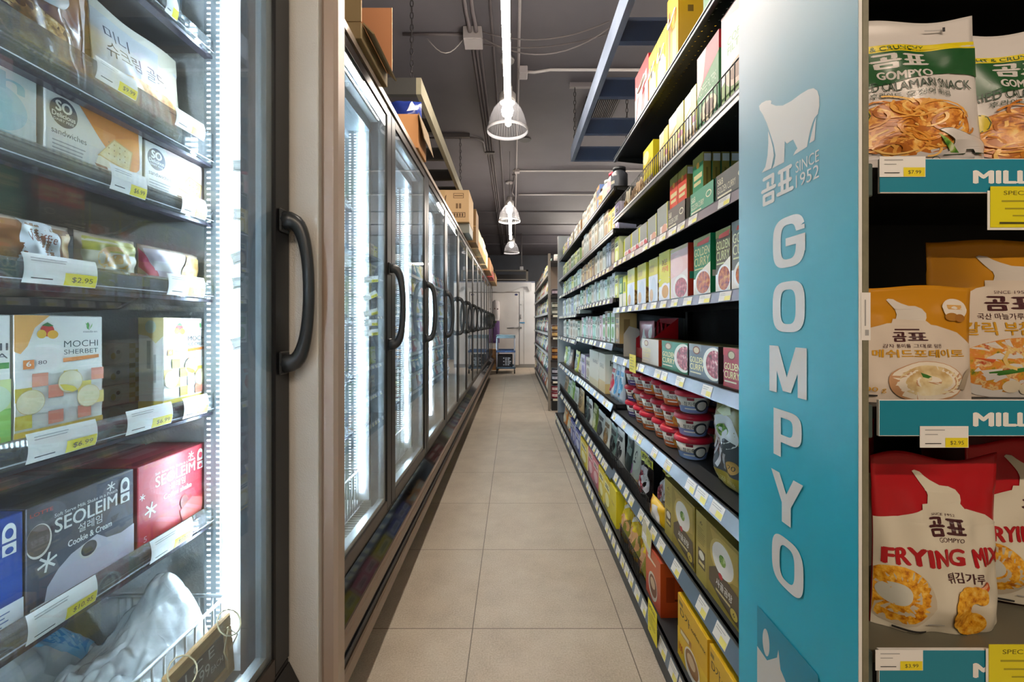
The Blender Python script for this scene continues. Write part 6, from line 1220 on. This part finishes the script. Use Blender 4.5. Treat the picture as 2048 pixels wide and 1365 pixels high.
o = pouch('mashed_potato_bag', .228, .2, .045, MUST, [('p', [(0, 0), (1, 0), (1, .48), (.86, .60), (.7, .66), (.5, .69), (.3, .68), (.12, .62), (0, .56)], PALE), bear(.33, .66, .64, .90, M('d9d2c8', .28)), ('p', [(.33, .66), (.36, .72), (.62, .70), (.66, .66)], PALE), ('t', '곰표', .33, .52, .60, .605, BRN, .045), ('r', .36, .62, .55, .632, BRN), ('t', '감자 풍미를 그대로 담은', .26, .468, .72, .502, BRN, .0), ('t', '메쉬드포테이토', .18, .385, .90, .455, M('d09a18', .35), .03),
    ('e', .86, .80, .10, .095, M('e6ddd0', .3)), ('r', .80, .80, .92, .84, M('d8a860', .35)), ('e', .82, .735, .055, .035, M('b07a2c', .35)), ('e', .89, .725, .05, .035, M('a8702a', .35)), ('e', .58, .18, .30, .175, M('c99a70', .3)), ('e', .58, .185, .285, .165, M('efe6d4', .3)), ('e', .58, .19, .23, .13, F_MASH), ('p', [(.52, .26), (.58, .24), (.66, .2), (.62, .2), (.54, .22)], M('3a7a2c', .35)), ('p', [(.8, .12), (.92, .28), (.96, .30), (.9, .1)], M('b8a890', .3)), ('t', '200 g', .08, .085, .26, .135, M('d09a18', .35), .0), ('r', .09, .055, .2, .068, INK)], 'stand', 205, 26, 28, None, .03, 0, .003, .05)
place(o, .6905, .765, EZ[1], 'mustard and white mashed potato bag beside the teal pillar panel', 'mustard bags')
o = pouch('pancake_mix_bag', .25, .292, .06, MUST, [('p', [(0, 0), (1, 0), (1, .62), (.8, .70), (.55, .73), (.32, .69), (.12, .60), (0, .54)], PALE), bear(.38, .68, .86, .90, M('d4ccc2', .28)), ('p', [(.38, .66), (.4, .74), (.84, .74), (.88, .66)], PALE), ('t', 'SINCE 1952', .46, .655, .72, .675, BRN, 0), ('t', '곰표', .36, .545, .80, .64, BRN, .045), ('t', '국산 마늘가루가 들어간', .30, .49, .92, .53, BRN, .0), ('t', '갈릭 부침가루', .2, .39, .98, .475, M('d09a18', .35), .03), ('e', .62, .17, .52, .20, M('dcd8d2', .28)), ('e', .62, .20, .48, .175, F_SALAD), ('a', .55, .24, .09, .06, 0, 6.28, .18, M('e8c878', .35)), ('a', .78, .17, .08, .05, 0, 6.28, .2, M('e8c060', .35)), ('p', [(.35, .16), (.6, .19), (.62, .17), (.38, .13)], M('3f7a2c', .35)), ('p', [(.25, .25), (.4, .24), (.38, .22)], M('d8602c', .35)), ('e', .52, .07, .06, .04, M('e8dcc0', .35)), ('e', .62, .06, .05, .04, M('e8dcc0', .35))], 'stand', 206, 24, 28, None, .03, 0, .003, .05)
place(o, .906, .825, EZ[1], 'larger mustard pancake mix bag behind the mashed potato bag', 'mustard bags')
REDB = M('b3141e', .28); IV = M('ddd6c2', .26)
def frying(seed):
    SH = [(.0, 0)]
    def shrimp(cu, cv, flip):
        o = []
        for i in range(9):
            a = math.radians(60 + i * 26) if not flip else math.radians(-70 + i * 24)
            o.append(('e', cu + .115 * math.cos(a), cv + .088 * math.sin(a), .062 + .004 * i, .048 + .003 * i, F_FRY))
        return o
    ops = [('p', [(0, 0), (1, 0), (1, .60), (.86, .665), (.7, .70), (.5, .715), (.32, .70), (.16, .655), (0, .64)], IV), bear(.33, .69, .685, .905, IV), ('p', [(.32, .68), (.34, .73), (.66, .73), (.70, .68)], IV), ('t', 'SINCE 1952', .42, .662, .58, .676, BRN, 0), ('t', '곰표', .375, .55, .64, .655, BRN, .05), ('t', 'GOMPYO', .44, .52, .62, .545, BRN, .0), ('t', 'FRYING MIX', .03, .375, .985, .475, M('b3141e', .3), .05, .012), ('t', '튀김가루', .46, .30, .74, .355, BRN, .02)]
    ops += [('e', .13, .20, .23, .17, M('c8bca4', .3)), ('e', .12, .21, .225, .165, F_FRY), ('e', .10, .22, .095, .065, M('cfd0c4', .3)), ('p', [(.62, .26), (.72, .29), (.76, .31), (.80, .29), (.82, .26), (.74, .245), (.66, .225)], M('d8581c', .35)), ('p', [(.66, .27), (.76, .30), (.78, .28), (.68, .25)], M('f0b088', .35))] + shrimp(.655, .15, False) + [('r', .1, .012, .3, .024, INK), ('r', .3, .06, .42, .066, GREYINK)]
    return pouch('frying_mix_bag', .228, .298, .085, REDB, ops, 'stand', seed, 28, 32, None, .045, 0, .009, .045, .0012, 1.5)
place(frying(211), .757, .785, EZ[2], 'red and ivory frying mix bag with polar bear, beside the teal pillar panel', 'frying mix bags')
place(frying(212), .992, .855, EZ[2] + .005, 'red and ivory frying mix bag with polar bear, cut by the edge', 'frying mix bags', ry=math.radians(2))
for i, x in enumerate((.695, 1.04)):
    o = pouch('frying_mix_bag', .24, .335, .08, M('8a1018', .3), [('p', [(0, 0), (1, 0), (1, .6), (0, .64)], IV)], 'stand', 215 + i, 12, 14); place(o, x + (.0 if i else .005), .985, EZ[2], ('dark red bag standing behind the first frying mix bag', 'dark red bag standing behind the cut-off frying mix bag')[i], 'frying mix bags')
# ------------------------------------------------------------------ second shelving run, cart and things by the cold room
g2 = empty('gondola_shelving', (.50, 6.2, 0)); tag(g2, 'shorter dark shelving run beyond the tall run, cans on its end', 'shelving')
def B5(mb, name, parent=None):
    o = mb.build(name, parent or g2); o.location = (-.50, -6.2, 0) if parent is None else (0, 0, 0); return o
PU2 = M('8f877d', .45); PU3 = M('6e665e', .5)
mb = MB(); mb.box(.50, .535, 6.18, 6.22, 0, 2.24, PU2, .003); B5(mb, 'upright'); mb = MB(); mb.box(.535, 1.15, 6.62, 6.66, 0, 2.2, M('8a7868', .6)); B5(mb, 'back_panel')
mb = MB(); mb.box(.98, 1.0, 6.67, 10.9, 0, 2.2, M('3a3634', .6)); B5(mb, 'centre_panel')
E2 = [2.14, 1.63 + .02, 1.365, 1.045, .72, .42, .17]
for k, z in enumerate(E2):
    mb = MB(); mb.box(.536, 1.15, 6.2, 6.62, z - .03, z, M('2a2624', .5))
    if k == 6: mb.box(.55, 1.15, 6.21, 6.62, 0, z - .03, M('141416', .5))
    s = B5(mb, 'shelf')
    if k in (2, 3, 5, 6): 
        mb = MB(); mb.box(-.05, .05, 0, .002, -.028, .0, M('efe6c8', .4)); t = mb.build('price_tag', s); t.location = (.62, 6.197, z - .001)
S2 = [.16, .45, .78, 1.10, 1.42, 1.74, 2.02]
for k, z in enumerate(S2):
    mb = MB(); mb.box(.535, .98, 6.67, 10.85, z - .025, z, M('3a3a3c', .5)); mb.box(.528, .535, 6.67, 10.85, z - .04, z + .002, M('b8b4ac', .35))
    if k == 0: mb.box(.55, .98, 6.67, 10.85, 0, z - .025, M('2a2826', .5))
    B5(mb, 'shelf')
def can(r, h, c1, c2, label, loc, group):
    mb = MB(); mb.lathe([(r * .96, 0), (r, .004), (r, h - .004), (r * .96, h)], 16, M(c1, .4)); S = can_S(r, r, 0, h, math.pi * 1.5, 2.8); mb.draw(S, [('r', .15, .3, .85, .72, M(c2, .4)), ('r', .3, .45, .7, .55, INK)], .12, .0008)
    o = mb.build('food_can'); tag(o, label, 'can', group); o.location = loc
    l = MB(); l.lathe([(r * .97, h), (r * .97, h + .006), (r * .8, h + .006), (0, h + .005)], 16, STEEL, caps=False); l.build('lid', o); return o
spec = {1: [('3a2c34', 'c8b0b8', 1)], 2: [('5a5a4a', 'd8d0b8', 2)], 3: [('6a4a2a', 'e0b060', 2)], 4: [('5a3018', 'e09a40', 2)], 5: [('2a2a38', 'c8c0c8', 2)], 6: [('8a2430', 'e0c8c0', 2)]}
dn = ['', 'purple-brown', 'olive', 'gold', 'amber', 'navy', 'red']; rn = ['', 'highest', 'second highest', 'third', 'fourth', 'fifth', 'lowest']
for k in range(1, 7):
    c1, c2, n = spec[k][0]
    for j in range(2):
        for q in range(n):
            can(.062, .085, c1, c2, f'{dn[k]} can, {("bottom", "second", "third")[q]} of the stack {("beside", "away from")[j]} the grey upright, {rn[k]} end shelf', (.615 + j * .14, 6.29, E2[k] + .0005 + q * .0925), 'cans on the end of the shorter run')
o = pouch('white_bag', .3, .12, .12, M('d4cfcc', .4), [('e', .5, .5, .2, .2, M('9a9494', .4))], 'pillow', 301, 10, 10); tag(o, 'crumpled white bag on top of the shorter shelving run', 'bag'); o.location = (.75, 6.38, E2[0] + .0005)
cols = [('a03a34', 'red'), ('c8b84a', 'yellow'), ('3a6a5a', 'green'), ('d8d4cc', 'white'), ('2a3a5a', 'navy'), ('b86a3a', 'orange'), ('6a4a7a', 'purple'), ('4a7a8a', 'teal')]
sn = ['base', 'second', 'third', 'fourth', 'fifth', 'sixth', 'top']
for k, z in enumerate(S2):
    rd = random.Random(k); y = 6.72; n = 0
    while y < 10.6:
        w = rd.uniform(.24, .36); c, nm = cols[(k * 3 + n * 2 + rd.randrange(2)) % 8]
        o = pouch('snack_bag', w - .01, min(.25, .24 + rd.uniform(-.02, .02)), .1, M(c, .35), [('e', .5, .5, .3, .22, M('e0dccf', .4)), ('r', .1, .75, .9, .85, M('efe6a8', .4))], 'stand', k * 31 + n, 6, 7, L=.3)
        tag(o, f'{nm} snack bag, {ORD[n]} along the {sn[k]} aisle shelf of the shorter run', 'snack bag', 'snack bags on the shorter run'); o.location = (.60, y + w / 2, z + .0005); o.rotation_euler.z = RZ_W; y += w; n += 1
for i, (y, z, c, nm) in enumerate(((7.0, 2.29, '4a2430', 'dark red'), (7.5, 2.27, '6a58a0', 'violet'))):
    pass
# service cart
ct = empty('service_cart', (-.18, 11.1, 0)); tag(ct, 'grey three-tier service cart with black crate, before the cold room door', 'cart')
BLU = M('5e7890', .45); BLU2 = M('9db0b8', .4); LEGM = M('c3c7d2', .4)
w, d = .24, .36
def shelf_(z, m, th=.04, rim=.05):
    mb = MB(); mb.box(-w, w, -d, d, z, z + .012, m, .004)
    for a in ((-w, -w + .018, -d, d), (w - .018, w, -d, d), (-w, w, -d, -d + .018), (-w, w, d - .018, d)): mb.box(a[0], a[1], a[2], a[3], z, z + rim, m, .005)
    mb.build('tray', ct)
shelf_(.125, BLU, rim=.045); shelf_(.53, M('4f6c9a', .45), rim=.05); shelf_(.88, BLU2, rim=.075)
for x in (-w + .02, w - .02):
    for y in (-d + .03, d - .03):
        mb = MB(); mb.tube([(x, y, .13), (x, y, .9)], .019, 10, LEGM); mb.build('leg', ct)
        mb = MB(); mb.tube([(x - .014, y, .055), (x + .014, y, .055)], .052, 14, M('1d1e20', .5)); mb.tube([(x, y, .06), (x, y + .01, .125)], .012, 6, STEEL); mb.build('caster', ct)
mb = MB(); mb.tube([(-w + .02, -d - .0, .92), (-w + .02, -d - .06, .955), (w - .02, -d - .06, .955), (w - .02, -d, .92)], .013, 8, BLU2); mb.build('push_handle', ct)
mb = MB(); t = .008; KR = M('17171b', .5)
mb.box(-.2, .17, 0, t, 0, .32, KR, .002); mb.box(-.2, .17, .4 - t, .4, 0, .32, KR); mb.box(-.2, -.2 + t, 0, .4, 0, .32, KR); mb.box(.17 - t, .17, 0, .4, 0, .32, KR); mb.box(-.2, .17, 0, .4, 0, .008, KR)
mb.draw(plane_S((-.2, 0, 0), (.37, 0, 0), (0, 0, .32), (0, -1, 0)), [('r', .36 + .09 * (k % 2), .2 + .13 * k, .78 + .06 * (k % 3), .28 + .13 * k, M('c8c8cc', .5)) for k in range(5)] + [('r', .45, .1, .5, .85, KR), ('r', .62, .1, .66, .85, KR)])
o = mb.build('plastic_crate'); tag(o, 'black plastic crate with white print on the bottom tray of the cart', 'crate'); o.location = (-.18, 10.87, .1378)
# clothing hanging by the end of the freezers
mb = MB(); rd = random.Random(5); mb.use(M('dcd8dc', .7))
prof = [(.05, .05, 1.90), (.092, .09, 1.85), (.10, .095, 1.75), (.10, .09, 1.55), (.095, .085, 1.40), (.085, .075, 1.34)]
n = 20; b0 = len(mb.v)
for a_, c_, z in prof:
    for j in range(n):
        t = 2 * math.pi * j / n; k = 1 + .08 * math.sin(5 * t + z * 9); mb.v.append((a_ * k * math.cos(t), c_ * k * math.sin(t), z))
for i in range(len(prof) - 1):
    for j in range(n): mb.face((b0 + i * n + j, b0 + i * n + (j + 1) % n, b0 + (i + 1) * n + (j + 1) % n, b0 + (i + 1) * n + j), True)
mb.face([b0 + j for j in range(n)]); mb.face([b0 + (len(prof) - 1) * n + j for j in range(n)][::-1])
o = mb.build('hanging_jacket'); tag(o, 'white padded jacket hanging on the cold room door by the freezer end', 'jacket'); o.location = (-.475, YC - .15, 0)
for px_, pz in ((-.03, 1.66), (.05, 1.65)): 
    b = MB(); b.lathe([(.016, 0), (.018, .006), (.0, .008)], 12, M('5a3038', .5)); q = b.build('button', o); q.location = (px_, -.094, pz); q.rotation_euler = (math.pi / 2, 0, 0)
o = pouch('hanging_bag', .19, .62, .1, M('6c4f86', .55), [('p', [(.1, .1), (.4, .1), (.3, .9), (.15, .9)], M('8a6aa8', .5)), ('e', .3, .95, .3, .06, M('4a5a30', .5))], 'pillow', 311, 10, 14); tag(o, 'purple cloth bag hanging below the white jacket', 'bag'); o.location = (-.475, YC - .082, .70)
mb = MB(); mb.box(-.1, .1, -.12, .12, 0, .56, KRAFT, .003); mb.draw(plane_S((-.1, -.12, 0), (.2, 0, 0), (0, 0, .56), (0, -1, 0)), [('r', .2, .3, .8, .5, M('8a6a48', .6)), ('r', 0, .62, 1, .66, M('c8a060', .5))]); o = mb.build('cardboard_box'); tag(o, 'tall narrow brown carton standing behind the cart at the freezer end', 'cardboard box'); o.location = (-.47, 11.75, .001)
